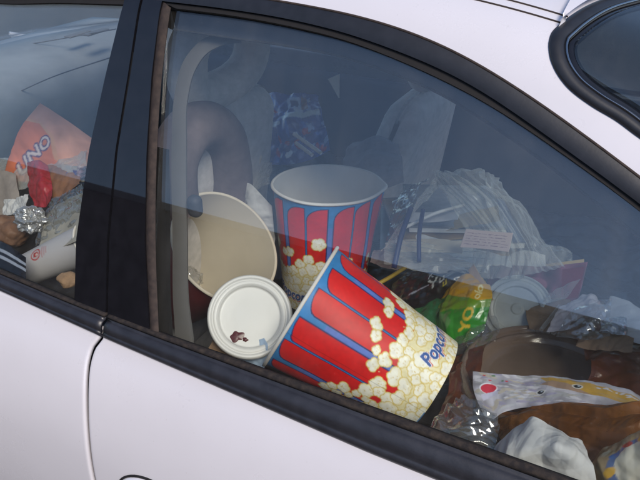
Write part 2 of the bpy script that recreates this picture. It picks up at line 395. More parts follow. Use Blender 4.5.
for a, b_ in zip(xs[0::2], xs[1::2]): parts.append(box_vf(a, b_, -.3, 0, 0, BT))
for w in wxs: parts += [box_vf(w, w+2.2, -.3, 0, 0, .8), box_vf(w, w+2.2, -.3, 0, 2.7, BT)]
merge('wall', parts, M['brick'], bl, False)
merge('coping', [box_vf(bx0-.1, bx1+.1, -5.1, .12, BT, BT+.16)], M['stone'], bl, False)
for w in wxs:
    fr = merge('window', [box_vf(w, w+.07, -.2, -.1, .8, 2.7), box_vf(w+2.13, w+2.2, -.2, -.1, .8, 2.7), box_vf(w+.07, w+2.13, -.2, -.1, .8, .87), box_vf(w+.07, w+2.13, -.2, -.1, 2.63, 2.7)], M['stone'], bl, False)
    merge('pane', [box_vf(w+.07, w+2.13, -.17, -.15, .87, 2.63)], M['dkglass'], fr, False)

# ------------------------------------------------------------------ the car
car = tag(empty('car', (0, YC, 0)), 'white sedan with black window frames, its cabin heaped with food packaging', 'car')
CARMESH = []
def cp(o):      # meshes are laid out in place coordinates: bring them under the car's Empty
    o.parent = car; o.matrix_parent_inverse = Matrix.Translation((0, -YC, 0)); return o
# edge curves of the side, read as (x, s) on its surface
outer = hits([(280, 1), (340, 12), (400, 28), (440, 42), (475, 60), (515, 85), (570, 122), (605, 150), (640, 177)])
sealup = hits([(280, 17), (340, 31), (400, 52), (440, 68), (480, 89), (520, 116), (560, 145), (600, 174), (640, 204)])
gtop = hits([(170, 7), (230, 14), (280, 23), (340, 37), (400, 60), (440, 78), (480, 98), (520, 123), (560, 151), (600, 180), (640, 211)])
def extend(pl, n=4, dx=.06, bend=.012):
    pl = list(map(np.array, pl)); d = (pl[-1]-pl[-2]); d = d/np.linalg.norm(d)
    for k in range(n):
        d = d+np.array([0, -bend*(k+1)]); d /= np.linalg.norm(d); pl.append(pl[-1]+d*dx)
    return np.array(pl)
outer = np.vstack([[(-.80, .470), (-.5, .483), (-.2, .487), (0, .487)], outer]); outer = extend(outer)
gtop = extend(gtop); sealup = np.vstack([[(-.03, .462), (.08, .463)], sealup]); sealup = extend(sealup)
def fair(pl, keep=1, it=60):
    p = resample(pl, 160, False)
    for k in range(it): p[1:-1] = .25*p[:-2]+.5*p[1:-1]+.25*p[2:]
    return p
outer, sealup, gtop = fair(outer), fair(sealup), fair(gtop)
XE = gtop[-1][0]
seam_up = hits([(142, 0), (129.5, 75), (117, 150), (108.5, 240), (107, 316)]); seam_up = np.vstack([[seam_up[0][0], .487], seam_up])
p_left = hits([(124, 4), (106, 75), (89.5, 150), (76.5, 240), (75, 300)]); p_left = np.vstack([[p_left[0][0]-.001, .462], p_left])
br_l = hits([(161.5, 4), (152, 75), (147, 150), (145, 240), (149.5, 334)]); br_l = np.vstack([[br_l[0][0], .462], br_l])
br_r = hits([(170, 7), (161, 75), (156, 150), (154.5, 240), (158, 336)])
# --- rear door
seam_dn = hits([(101, 337), (93, 348), (89, 360), (86.5, 378), (86, 392), (87, 430), (93.5, 480)])
seam_dn = np.vstack([[seam_dn[0][0], -.012], seam_dn, [seam_dn[-1][0]+.03, -.40], [seam_dn[-1][0]+.07, -.62]])
g_ = .0022
top_s = -.014
rd_right = np.array([(.86, -.014), (.84, -.1), (.80, -.2), (.73, -.33), (.66, -.5), (.62, -.62)])
def door_panel(name, left, right, n=70, k=60):
    a = resample(left, n); b = resample(right, n); t = np.linspace(0, 1, k)
    q = a[:, None]*(1-t)[None, :, None]+b[:, None]*t[None, :, None]
    q[..., 1] = a[:, None, 1]
    pts = S0(q[..., 0], q[..., 1])
    # rolled shut-line edges
    ed = np.minimum(t/ .012, (1-t)/.012); ed = np.clip(ed, 0, 1); roll = -.006*(1-np.sqrt(np.clip(1-(1-ed)**2, 0, 1)))
    pts = pts+N0(q[..., 0], q[..., 1])*roll[None, :, None]
    o = grid(name, pts, M['paint'], None)
    if o.data.polygons[0].normal.y > 0: o.data.flip_normals()
    solid(o, .012); return cp(o)
tt = np.r_[np.linspace(0, 1, 60)]
def door_panel2(name, left, right):
    n = 80; sv = np.linspace(-.014, -.62, n); xl = np.interp(-sv, -left[:, 1], left[:, 0]); xr = np.interp(-sv, -right[:, 1], right[:, 0])
    L = resample(left, 400); Rr = resample(right, 400)
    xl = np.interp(-sv, -L[:, 1], L[:, 0]); xr = np.interp(-sv, -Rr[:, 1], Rr[:, 0])
    t = np.r_[np.array([0, .002, .004, .007, .011]), np.linspace(.02, .98, 40), np.array([.989, .993, .996, .998, 1])]
    X = xl[:, None]*(1-t)+xr[:, None]*t; Sv = np.repeat(sv[:, None], len(t), 1)
    wdt = (xr-xl)[:, None]; e = np.clip(np.minimum(t[None]*wdt, (1-t[None])*wdt)/.0045, 0, 1)
    roll = -.005*(1-np.sqrt(np.clip(1-(1-e)**2, 0, 1)))
    pts = S0(X, Sv)+N0(X, Sv)*roll[..., None]
    o = grid(name, pts, M['paint'])
    if o.data.polygons[len(o.data.polygons)//2].normal.y > 0: o.data.flip_normals()
    solid(o, .014); return cp(o)
rear_door = door_panel2('rear_door', seam_dn+np.array([g_, 0]), rd_right)
front_door = door_panel2('front_door', np.array([(-1.02, -.014), (-1.03, -.3), (-1.0, -.62)]), seam_dn-np.array([g_, 0]))
quarter = door_panel2('rear_quarter', rd_right+np.array([.004, 0]), np.array([(1.75, -.014), (1.75, -.62)]))
fender = wing = door_panel2('front_wing', np.array([(-1.9, -.014), (-1.9, -.62)]), np.array([(-1.024, -.014), (-1.034, -.3), (-1.004, -.62)]))
for v in fender.data.vertices: v.co.z -= .11*max(0, min(1, (-1.06-v.co.x)/.3))
def sub(o, par):
    o.parent = par; o.matrix_parent_inverse = Matrix.Identity(4); return o
# window frame (black band over the rear door glass), seal, glass
fo = sub(strip('window_frame', outer[outer[:, 0] > seam_up[0][0]+.002], sealup, M['frame'], n=90, k=10, off=.001, thick=.010, crown=.0014), rear_door)
oe = outer[outer[:, 0] > seam_up[0][0]+.002]; sub(tube('frame_lip', S(oe[:, 0], oe[:, 1], .001), .0016, M['brownseal'], seg=8), rear_door)
# trim the part in front of the seam: frame strip starts at the pillar
se = sub(strip('window_seal', sealup, np.vstack([[gtop[0][0], gtop[0][1]+.002], gtop]), M['seal'], n=90, k=4, off=-.003, thick=.006), rear_door)
def glass_pane(name, top, xl_top, xl_bot, par, mat):
    t = resample(np.array(top), 90, False)
    b = np.stack([np.linspace(xl_bot, t[-1, 0]+.02, 90), np.full(90, -.03)], -1)
    o = strip(name, t, b, mat, n=90, k=24, off=-.009, thick=.004, smooth_a=False, smooth_b=False); return sub(o, par)
glass_r = glass_pane('window_glass', np.vstack([[br_r[0]-np.array([.012, -.004])], gtop+np.array([0, .004])]), 0, br_r[-1][0]-.016, rear_door, M['glass'])
# B pillar: two glossy covers, one on each door
pc_r = sub(strip('pillar_cover', seam_up+np.array([.0022, 0]), br_l, M['pillar'], n=40, k=8, off=.001, thick=.008, smooth_a=False, smooth_b=False, crown=.0), rear_door)
pc_f = sub(strip('pillar_cover', p_left, seam_up-np.array([.0022, 0]), M['pillar'], n=40, k=8, off=.001, thick=.008, smooth_a=False, smooth_b=False, crown=.0), front_door)
bs = sub(strip('glass_channel', br_l+np.array([.0005, 0]), br_r, M['brownseal'], n=40, k=8, off=-.002, thick=.008, crown=.003), rear_door)
# front door: frame above the glass, glass
ft = hits([(0, 3), (60, 2.5), (124, 4)]); ftop = np.vstack([[(-.80, .34), (-.62, .425), (-.45, ft[0][1]-.002)], ft])
fouter = np.vstack([[(-.90, .34), (-.70, .44), (-.5, .483)], [(-.3, .487), (ft[-1][0], .487)]])
sub(strip('window_frame', fouter, ftop+np.array([0, .008]), M['frame'], n=50, k=8, off=.001, thick=.010, crown=.003), front_door)
sub(strip('window_seal', ftop+np.array([0, .0078]), ftop, M['seal'], n=50, k=3, off=-.002, thick=.006), front_door)
tf = resample(np.vstack([ftop, [p_left[0][0]+.006, ftop[-1][1]]]), 60, False); bf = np.stack([np.linspace(-1.0, p_left[-1][0]+.008, 60), np.full(60, -.03)], -1)
glass_f = sub(strip('window_glass', tf+np.array([0, .006]), bf, M['glass'], n=60, k=24, off=-.009, thick=.004, smooth_a=False, smooth_b=False), front_door)
a_p = strip('windscreen_pillar', np.array([(-1.10, -.01), (-.98, .2), (-.80, .40), (-.62, .487)]), np.array([(-1.02, -.01), (-.92, .2), (-.80, .34), (-.62, .425)])-np.array([.004, 0]), M['frame'], n=30, k=6, off=0, thick=.02); cp(a_p)
# belt moulding: a rubber section swept along the belt line, one length per door
def moulding(name, x0, x1, par):
    n = 90; x = np.linspace(x0, x1, n)
    lo = np.interp(x, [-.25, 0, .43, .9], [-.014, -.027, -.043, -.048]); up = np.interp(x, [-.25, -.08, 0, .09, .25, .43, .9], [.018, .0115, .010, .009, .010, .011, .012])
    sec = [(1.0, -.006), (.98, .004), (.90, .006), (.80, .0035), (.74, .0015), (.70, .0055), (.60, .0085), (.42, .0095), (.30, .0085), (.24, .0060), (.20, .0066), (.12, .0072), (.05, .0050), (.0, .0005), (-.02, -.006)]
    pts = np.zeros((n, len(sec), 3))
    for j, (t, o) in enumerate(sec):
        s = lo+(up-lo)*t; pts[:, j] = S0(x, s)+N0(x, s)*o
    ob = grid(name, pts[:, 3:], M['mould'])
    if ob.data.polygons[5].normal.y > 0: ob.data.flip_normals()
    solid(ob, .004); sub(ob, par)
    w = grid('window_wiper_strip', pts[:, :4], M['dusty'])
    if w.data.polygons[5].normal.y > 0: w.data.flip_normals()
    solid(w, .004); return sub(w, par), ob
moulding('belt_moulding', .0025, .92, rear_door); moulding('belt_moulding', -1.0, -.0035, front_door)
# door handle with its oval cup, at the bottom edge of the view
hc = hit(152, 503); aa = np.linspace(0, 2*pi, 48, endpoint=False)
def oval(rx, rs, off): return S(hc[0]+rx*np.cos(aa), hc[1]+rs*np.sin(aa), 0)+N0(hc[0]+rx*np.cos(aa), hc[1]+rs*np.sin(aa))*np.asarray(off)[..., None]
o_ = tube_pts(oval(.062, .040, np.full(48, .001)), .0018, 8, True)
sub(grid('handle_gasket', np.vstack([o_, o_[:1]]), M['seal'], wrap=True), rear_door)
rings = np.stack([oval(.060*q, .038*q, np.full(48, h)) for q, h in [(1, .002), (.95, .006), (.8, .009), (.5, .011), (.2, .012), (.01, .012)]])
hd = sub(grid('door_handle', rings, M['paint'], wrap=True), rear_door)
if hd.data.polygons[0].normal.y > 0: hd.data.flip_normals()
# roof side, roof and rear window opening
rg_bot = hits([(550, 45), (551.5, 57), (555, 67), (567, 85), (592, 105), (617, 120), (640, 137)]); rg_top = hits([(550, 45), (553, 34), (562, 25), (575, 15), (600, 2)])
rg_bot = np.vstack([rg_bot, [rg_bot[-1]+np.array([.08, -.035]), rg_bot[-1]+np.array([.2, -.07]), rg_bot[-1]+np.array([.40, -.06]), rg_bot[-1]+np.array([.52, .0])]])
rg_top = np.vstack([rg_top, [(.585, .70), (.60, .80), (.61, .90), (.612, .9999)]])
XR = .521
def rows(lo, hi, n): t = np.linspace(0, 1, n); return lo[:, None]*(1-t)+hi[:, None]*t
def shell(name, xs, lo, hi, k, mat, off=0.0, thick=.012, mirror=True):
    sv = rows(lo, hi, k); X = np.repeat(xs[:, None], k, 1); pts = S0(X, sv)+N0(X, sv)*off
    if mirror:
        q = pts[:, ::-1].copy(); q[..., 1] = 2*YC-q[..., 1]; pts = np.concatenate([pts, q[:, 1:]], 1)
    o = grid(name, pts, mat)
    if o.data.polygons[len(o.data.polygons)//2].normal.z < 0: o.data.flip_normals()
    if thick: solid(o, thick).modifiers[0].use_rim = False
    return o
OR = resample(outer, 400); s_out = lambda x: np.interp(x, OR[:, 0], OR[:, 1])
x1 = np.linspace(-.62, XR, 70)
roof = cp(shell('roof', x1, s_out(x1)-.003, np.full(70, SS[-1]), 60, M['paint']))
RB = resample(rg_bot, 300); RT = resample(rg_top, 300)
x2 = np.r_[XR, np.linspace(XR, RB[-1, 0], 80)[1:]]
lo2 = np.where(x2 <= OR[-1, 0], s_out(x2)-.003, OR[-1, 1]-.003-(x2-OR[-1, 0])*.9); lo2 = np.maximum(lo2, -.02)
cpil = sub(shell('rear_pillar', x2, lo2, np.interp(x2, RB[:, 0], RB[:, 1]), 24, M['paint'], mirror=False), roof)
sub(mirrored(cpil), roof)
# roof skin behind, up to the upper edge of the rear window
sT = np.linspace(RT[0, 1], SS[-1], 50); xT = np.interp(sT, RT[:, 1], RT[:, 0]); k = 12
t = np.linspace(0, 1, k); Xq = XR*(1-t)[None]+xT[:, None]*t[None]; Sq = np.repeat(sT[:, None], k, 1); pts = S0(Xq, Sq)
q = pts[::-1].copy(); q[..., 1] = 2*YC-q[..., 1]; pts = np.concatenate([pts, q[1:]], 0)
o = grid('roof_edge', pts, M['paint'])
if o.data.polygons[0].normal.z < 0: o.data.flip_normals()
solid(o, .012).modifiers[0].use_rim = False; sub(o, roof)
# roof ditch: two fine joints
for sA in (.5385, .5545):
    xs_ = np.linspace(-.6, .526, 60); pts = S(xs_, np.full(60, sA)+np.linspace(0, -.006, 60), .0005)
    sub(tube('roof_joint', pts, .0011, M['brownseal'], seg=6), roof)
# rear window: black rim, bright bead, dark glass
rim_l = np.vstack([RT[::-1][:, :], RB[1:]]); rim_l = resample(rim_l, 220, False)
cx, cs = .95, .62
def inset(pl, d):
    tn = np.gradient(pl, axis=0); tn /= np.linalg.norm(tn, axis=1, keepdims=True); nn = np.stack([-tn[:, 1], tn[:, 0]], -1)
    if nn[110, 0] < 0: nn = -nn
    return pl+nn*d
def band(name, d0, d1, off, mat, crown, par, thick=.006):
    a, b_ = inset(rim_l, d0), inset(rim_l, d1); t = np.linspace(0, 1, 8)
    q = a[:, None]*(1-t)[None, :, None]+b_[:, None]*t[None, :, None]; q[..., 1] = np.minimum(q[..., 1], SS[-1])
    pts = S0(q[..., 0], q[..., 1])+N0(q[..., 0], q[..., 1])*(off+crown*4*t*(1-t))[None, :, None]
    o = grid(name, pts, mat)
    if o.data.polygons[len(o.data.polygons)//2].normal.dot(Vector(N0(q[110, 4, 0], q[110, 4, 1]))) < 0: o.data.flip_normals()
    if thick: solid(o, thick)
    return sub(o, par) if par else cp(o)
inn = inset(rim_l, .026); inn[:, 1] = np.minimum(inn[:, 1], SS[-1])
# glass: rows from the edge in toward the car's centre plane
n = len(inn); kk = 30
Lm = inn; ce = np.stack([np.linspace(inn[0, 0], inn[-1, 0], n), np.full(n, SS[-1])], -1)
t = np.linspace(0, 1, kk); q = Lm[:, None]*(1-t)[None, :, None]+ce[:, None]*t[None, :, None]
pts = S0(q[..., 0], q[..., 1])+N0(q[..., 0], q[..., 1])*(-.004)
qq = pts[:, ::-1].copy(); qq[..., 1] = 2*YC-qq[..., 1]; pts = np.concatenate([pts, qq[:, 1:]], 1)
rw = cp(solid(grid('rear_window', pts, M['rearglass']), .004))
band('window_rim', -.002, .016, .0015, M['frame'], .003, rw); band('bright_bead', .0158, .0195, .001, M['chrome'], .002, rw, .003); band('inner_rim', .0193, .030, -.002, M['pillar'], .001, rw, .004)
# windscreen, bonnet, boot, sills: the rest of the shell
yy = np.linspace(.0, 1, 30); 
def sheet(name, A, B, mat, n=30, k=20, thick=.006, sag=0.0, up=True):
    A = resample(A, n, False); B = resample(B, n, False); t = np.linspace(0, 1, k)
    pts = A[:, None]*(1-t)[None, :, None]+B[:, None]*t[None, :, None]; pts[..., 2] += sag*(4*t*(1-t))[None]*1.0
    o = grid(name, pts, mat)
    if (o.data.polygons[len(o.data.polygons)//2].normal.z < 0) == up: o.data.flip_normals()
    if thick: solid(o, thick)
    return cp(o)
zr = float(S(-.62, .7)[2])
sheet('windscreen', [(-.62, .20, 1.37), (-.64, .45, zr-.02), (-.65, YC, zr), (-.64, 2*YC-.45, zr-.02), (-.62, 2*YC-.20, 1.37)], [(-1.12, .03, .97), (-1.28, .4, .985), (-1.33, YC, .99), (-1.28, 2*YC-.4, .985), (-1.12, 2*YC-.03, .97)], M['glass'], thick=.005, sag=.03)
sheet('bonnet', [(-1.14, .0, .93), (-1.31, .4, .94), (-1.36, YC, .94), (-1.31, 2*YC-.4, .94), (-1.14, 2*YC-.0, .93)], [(-2.3, .1, .70), (-2.4, .4, .70), (-2.42, YC, .70), (-2.4, 2*YC-.4, .70), (-2.3, 2*YC-.1, .70)], M['paint'], sag=.0)
xe = float(RB[-1, 0])
sheet('boot_lid', [(xe-.03, .14, 1.19), (xe+.03, .5, 1.24), (xe+.04, YC, 1.25), (xe+.03, 2*YC-.5, 1.24), (xe-.03, 2*YC-.14, 1.19)], [(1.75, -.0, .95), (1.8, .4, .98), (1.8, YC, .98), (1.8, 2*YC-.4, .98), (1.75, 2*YC, .95)], M['paint'], sag=.04)
merge_o = merge('underbody', [box_vf(-2.2, 1.78, -.04, 2*YC+.04, .22, .345)], M['trim_dark'], None, False); cp(merge_o)
merge_o = merge('rear_bumper', [box_vf(1.70, 1.80, -.04, 2*YC+.04, .345, .93)], M['paint'], None, False); cp(bevel(merge_o, .03, 3))
merge_o = merge('front_bumper', [box_vf(-2.35, -1.85, -.02, 2*YC+.02, .345, .78)], M['paint'], None, False); cp(bevel(merge_o, .05, 3))
# far side of the car
for d in (rear_door, front_door, quarter, fender, a_p):
    c = mirrored(d); c.parent = car; c.matrix_parent_inverse = Matrix.Translation((0, -YC, 0))
    for ch in list(d.children):
        if ch.name.split('.')[0] in ('window_frame', 'window_glass', 'pillar_cover', 'belt_moulding', 'window_seal'): mirrored(ch, c)
# --- cabin
hx = np.linspace(-.6, XR, 40)
hl = cp(shell('headliner', hx, np.full(40, .50), np.full(40, SS[-1]), 40, M['liner'], off=-.03, thick=.004))
# inner edge of the rear door frame: a grey trim with a pale bead
ig = hits([(176, 30), (230, 38), (280, 45), (330, 54), (380, 69), (440, 94), (500, 131), (540, 159), (600, 206), (640, 238)], -.045)
g2 = hits([(168, 0), (230, 6), (280, 14), (340, 28), (400, 50), (440, 68), (500, 102), (540, 130), (600, 174), (640, 205)], -.045)
sub(strip('frame_trim', extend(g2), extend(ig), M['trim_dark'], n=70, k=5, off=-.045, thick=.004), rear_door)
pb = resample(extend(ig), 80); sub(tube('frame_bead', S(pb[:, 0], pb[:, 1], -.043), .0018, M['carpet'], seg=6), rear_door)
# B pillar lining on the cabin side
bl_l = hits([(175, 338), (173, 300), (172.5, 240), (171.5, 150), (175, 92), (183, 62), (199, 42), (221, 33), (240, 33)], -.06)
bl_r = hits([(193, 345), (188, 300), (187, 240), (186, 150), (188, 95), (194, 72), (206, 54), (223, 45), (240, 43)], -.06)
cp(strip('pillar_lining', bl_l, bl_r, M['trim_light'], n=70, k=8, off=-.06, thick=.004, crown=.0015))
kb = hit(193, 206, -.05); kp = S(kb[0], kb[1], -.055)
cp(rbox('belt_anchor', (.022, .02, .034), .009, M['trim_dark'], None, kp))
cp(strip('pillar_backing', bl_l[:4]-np.array([.09, 0]), bl_l[:4]-np.array([.004, 0]), M['seal'], n=20, k=4, off=-.05, thick=.01))
# inner door linings and floor
for y0, sg in ((.05, 1), (2*YC-.05, -1)):
    pr = [(.030, .885), (.055, .89), (.075, .87), (.085, .80), (.105, .74), (.10, .60), (.08, .36)]
    for (xa, xb) in ((-1.0, -.02), (.02, 1.15)):
        pts = np.array([[(x, (p[0] if sg > 0 else 2*YC-p[0]), p[1]) for p in pr] for x in np.linspace(xa, xb, 12)])
        o = grid('door_lining', pts, M['trim_dark'])
        cp(solid(o, .006, 1.0 if sg > 0 else -1.0))
cp(merge('floor_carpet', [box_vf(-1.5, 1.2, .06, 2*YC-.06, .345, .37)], M['carpet'], None, False))
# dashboard
dx = np.array([(-1.30, .965), (-1.15, .975), (-.98, .972), (-.90, .95), (-.86, .90), (-.88, .80), (-.95, .70), (-1.0, .55), (-1.1, .40)])
yv = np.linspace(.08, 2*YC-.08, 40)
dp = np.array([[(p[0]-.06*cos((y-YC)/.7*1.2)+.03*np.exp(-((y-.38)/.16)**2), y, p[1]+.02*np.exp(-((y-.38)/.2)**4)*(p[0] > -1.1)) for p in dx] for y in yv])
o = grid('dashboard', dp, M['dash']); dbd = cp(solid(o, .01))
for pth in ([(-6, 50, 1.0), (60, 39, .98), (116, 29, .96)], [(6, 98, .70), (50, 78, .71), (112, 57, .72)]):
    ip = resample(np.array([P(*q) for q in pth]), 30); sub(tube('seam', ip, .0018, M['trim'], seg=6), dbd)
for px_ in ((78, 34), (96, 32)):
    c_ = P(*px_, 1.0); sub(rbox('vent', (.025, .09, .005), .002, M['trim'], None, c_), dbd)
# seats
def seat(yc, xb, zt, mat, par_name='front_seat', lean=.2, wd_=.44, tp=(.72, .80)):
    base = rbox(par_name, (.50, .48, .17), .06, mat, None, (xb-.30, yc, .54), (0, radians(-6), 0)); cp(base)
    bk = rbox('backrest', (.13, wd_, zt-.56), .055, mat, None, (0, 0, (zt-.56)/2), seg=5, taper=tp)
    bk.data.transform(Matrix.Translation((xb-.11, yc, .56)) @ Matrix.Rotation(lean, 4, 'Y')); sub(bk, base)
    tx = xb-.11+sin(lean)*(zt-.56)
    # head restraint: padded loop with an open middle
    a = np.linspace(0, 2*pi, 40); hw, hh = .105, .068
    path = np.stack([tx+.015*np.ones(40)+.012*np.sin(a), yc+hw*np.sign(np.cos(a))*abs(np.cos(a))**.7, zt+.085+hh*np.sign(np.sin(a))*abs(np.sin(a))**.7], -1)
    pts = tube_pts(path[:-1], .036, 14, True); hr = sub(grid('headrest', np.vstack([pts, pts[:1]]), mat, wrap=True), base)
    return base
ds = seat(.475, -.125, 1.125, M['fabric'])
lp = resample(np.array([P(u, v,   .325+(u-190)*.003) for u, v in ((176, 205), (173, 185), (174, 158), (186, 134), (206, 125), (222, 136), (229, 160), (231, 182), (230, 200))]), 50)
sub(tube('seat_loop', lp, .043, M['shell_cloth'], seg=18), ds)
seat(1.06, .09, 1.03, M['fabric'], lean=.25, wd_=.60, tp=(.72, .55))
rb = cp(rbox('rear_bench', (.52, 1.22, .18), .06, M['fabric_dark'], None, (.50, YC, .50), (0, radians(-5), 0)))
o = rbox('bench_back', (.14, 1.22, .62), .06, M['fabric_dark'], None, (.84, YC, .80), (0, .32, 0)); sub(o, rb)
cp(merge('parcel_shelf', [box_vf(.93, 1.35, .12, 2*YC-.12, 1.06, 1.075)], M['trim_dark'], None, False))
cp(merge('console', [box_vf(-.95, -.1, YC-.09, YC+.09, .37, .62)], M['trim_dark'], None, False))
# ------------------------------------------------------------------ things in the cabin
def tri(x): return 2*np.abs(x-np.floor(x+.5))
def creases(p, freq, seed, octaves=3, n=4):
    r = np.random.default_rng(seed); h = np.zeros(p.shape[:-1]); amp = 1.0
    for o_i in range(octaves):
        acc = np.zeros_like(h)
        for k in range(n):
            d = r.normal(size=3); d /= np.linalg.norm(d); e = r.normal(size=3); e /= np.linalg.norm(e)
            w = .35*np.sin(p@e*freq*2.1+r.uniform(0, 6))
            acc += tri((p@d)*freq*r.uniform(.6, 1.3)+r.uniform(0, 1)+w)-.5
        h += amp*acc/n*1.6; amp *= .5; freq *= 2.0
    return h
def grid_normals(p):
    a = np.gradient(p, axis=0); b = np.gradient(p, axis=1); n = np.cross(a, b); return n/(np.linalg.norm(n, axis=-1, keepdims=True)+1e-12)
def upsample(c, n, mm):
    c = np.asarray(c, float)
    rows_ = np.stack([resample_u(c[i], mm) for i in range(c.shape[0])])
    return np.stack([resample_u(rows_[:, j], n) for j in range(mm)], 1)
def resample_u(pl, n):      # smooth curve through evenly weighted control points
    k = len(pl); t = np.linspace(0, k-1, n)
    if k < 3: return np.stack([np.interp(t, np.arange(k), pl[:, q]) for q in range(pl.shape[1])], -1)
    tan = np.gradient(pl, axis=0); i = np.clip(t.astype(int), 0, k-2); u = (t-i)[:, None]
    return (2*u**3-3*u**2+1)*pl[i]+(u**3-2*u**2+u)*tan[i]+(-2*u**3+3*u**2)*pl[i+1]+(u**3-u**2)*tan[i+1]
def patch(name, ctrl, mat, canvas=None, n=70, mm=90, amp=.004, freq=18, seed=1, thick=.0006, parent=None, octaves=3, edge=0.0, smooth=False, pleat=None, fold=None):
    c = np.array([[P(*q) for q in row] for row in ctrl]); p = upsample(c, n, mm)
    nn = grid_normals(p); h = creases(p, freq, seed, octaves); p = p+nn*(amp*h)[..., None]
    U, V = np.meshgrid(np.linspace(0, 1, mm), np.linspace(0, 1, n))
    if pleat: p = p+nn*(pleat[1]*(tri(pleat[0]*U**1.4+.9*np.sin(3*V+seed)*U+.6*np.sin(7*U+seed)+.25*np.sin(13*V+5*U))*(.35+.65*tri(2.3*U+.7*V+seed*.37))+.5*tri(pleat[0]*2.7*U+1.3*np.sin(5*V+3*U+seed))*tri(1.7*V+3.1*U)-.5))[..., None]
    if fold: p = p+nn*(fold[1]*(tri(fold[0]*V+.4*np.sin(6*U+seed))-.5))[..., None]
    if edge:
        r = np.random.default_rng(seed+50); t = np.linspace(0, 1, mm); v = np.linspace(0, 1, n)
        for k in range(5):
            f = r.uniform(2, 14); ph = r.uniform(0, 6)
            p[..., 0] += edge*.4*np.sin(f*t*3+ph)[None]*(np.abs(2*v-1)**6)[:, None]; p[..., 2] += edge*.4*np.sin(f*v*3+ph)[:, None]*(np.abs(2*t-1)**6)[None]
    o = grid(name, p, mat, parent, canvas, smooth=smooth)
    if thick: solid(o, thick, 0)
    return o
def lump(name, c, rad, mat, amp=.2, freq=22, seed=1, sub_=5, parent=None, flat=None, smooth=False):
    bm = bmesh.new(); bmesh.ops.create_icosphere(bm, subdivisions=sub_, radius=1.0); me = bpy.data.meshes.new(name); bm.to_mesh(me); bm.free()
    v = np.zeros(len(me.vertices)*3); me.vertices.foreach_get("co", v); v = v.reshape(-1, 3); rad = np.array(rad, float)
    r0 = np.mean(rad); w = v*rad; h = creases(w, freq, seed, 3, 5)
    w = w*(1+amp*h)[:, None]
    if flat is not None: w[:, 2] = np.maximum(w[:, 2], flat)
    me.vertices.foreach_set("co", (w+np.asarray(c)).ravel()); me.update()
    return link(name, me, mat, parent, smooth)

# --- the heaps everything lies on: stuffed dark bin bags on the seats
def heap(name, x0, x1, y0, y1, zf, seed, label, amp=.03):
    n, mm = 120, 120; X, Y = np.meshgrid(np.linspace(x0, x1, n), np.linspace(y0, y1, mm), indexing='ij')
    e = np.minimum(np.minimum((X-x0), (x1-X)), np.minimum(Y-y0, y1-Y)); e = np.clip(e/.10, 0, 1); e = np.sqrt(1-(1-e)**2)
    Z = .55+(zf(X, Y)-.55)*e; p = np.stack([X, Y, Z], -1); h = creases(p, 7, seed, 4); p[..., 2] += amp*h*e
    bot = p.copy(); bot[..., 2] = .52
    o = grid(name, p, M['bag'], smooth=False)
    if o.data.polygons[500].normal.z < 0: o.data.flip_normals()
    return tag(o, label, 'bin bag')
def bumpf(X, Y, cx, cy, rx, ry, h): return h*np.exp(-((X-cx)/rx)**2-((Y-cy)/ry)**2)
heap('bin_bag', -.06, .76, .085, 1.30, lambda X, Y: .66+bumpf(X, Y, .56, .45, .25, .35, .14)+bumpf(X, Y, .60, .12, .14, .12, .07)+bumpf(X, Y, .30, .72, .24, .22, .10)-bumpf(X, Y, .1, .35, .16, .3, .03), 3, 'stuffed black bin bag under the heap on the rear seat')
heap('bin_bag', -.92, -.20, .10, 1.30, lambda X, Y: .70+bumpf(X, Y, -.55, .55, .3, .25, .10), 5, 'stuffed black bin bag under the litter on the front seats')

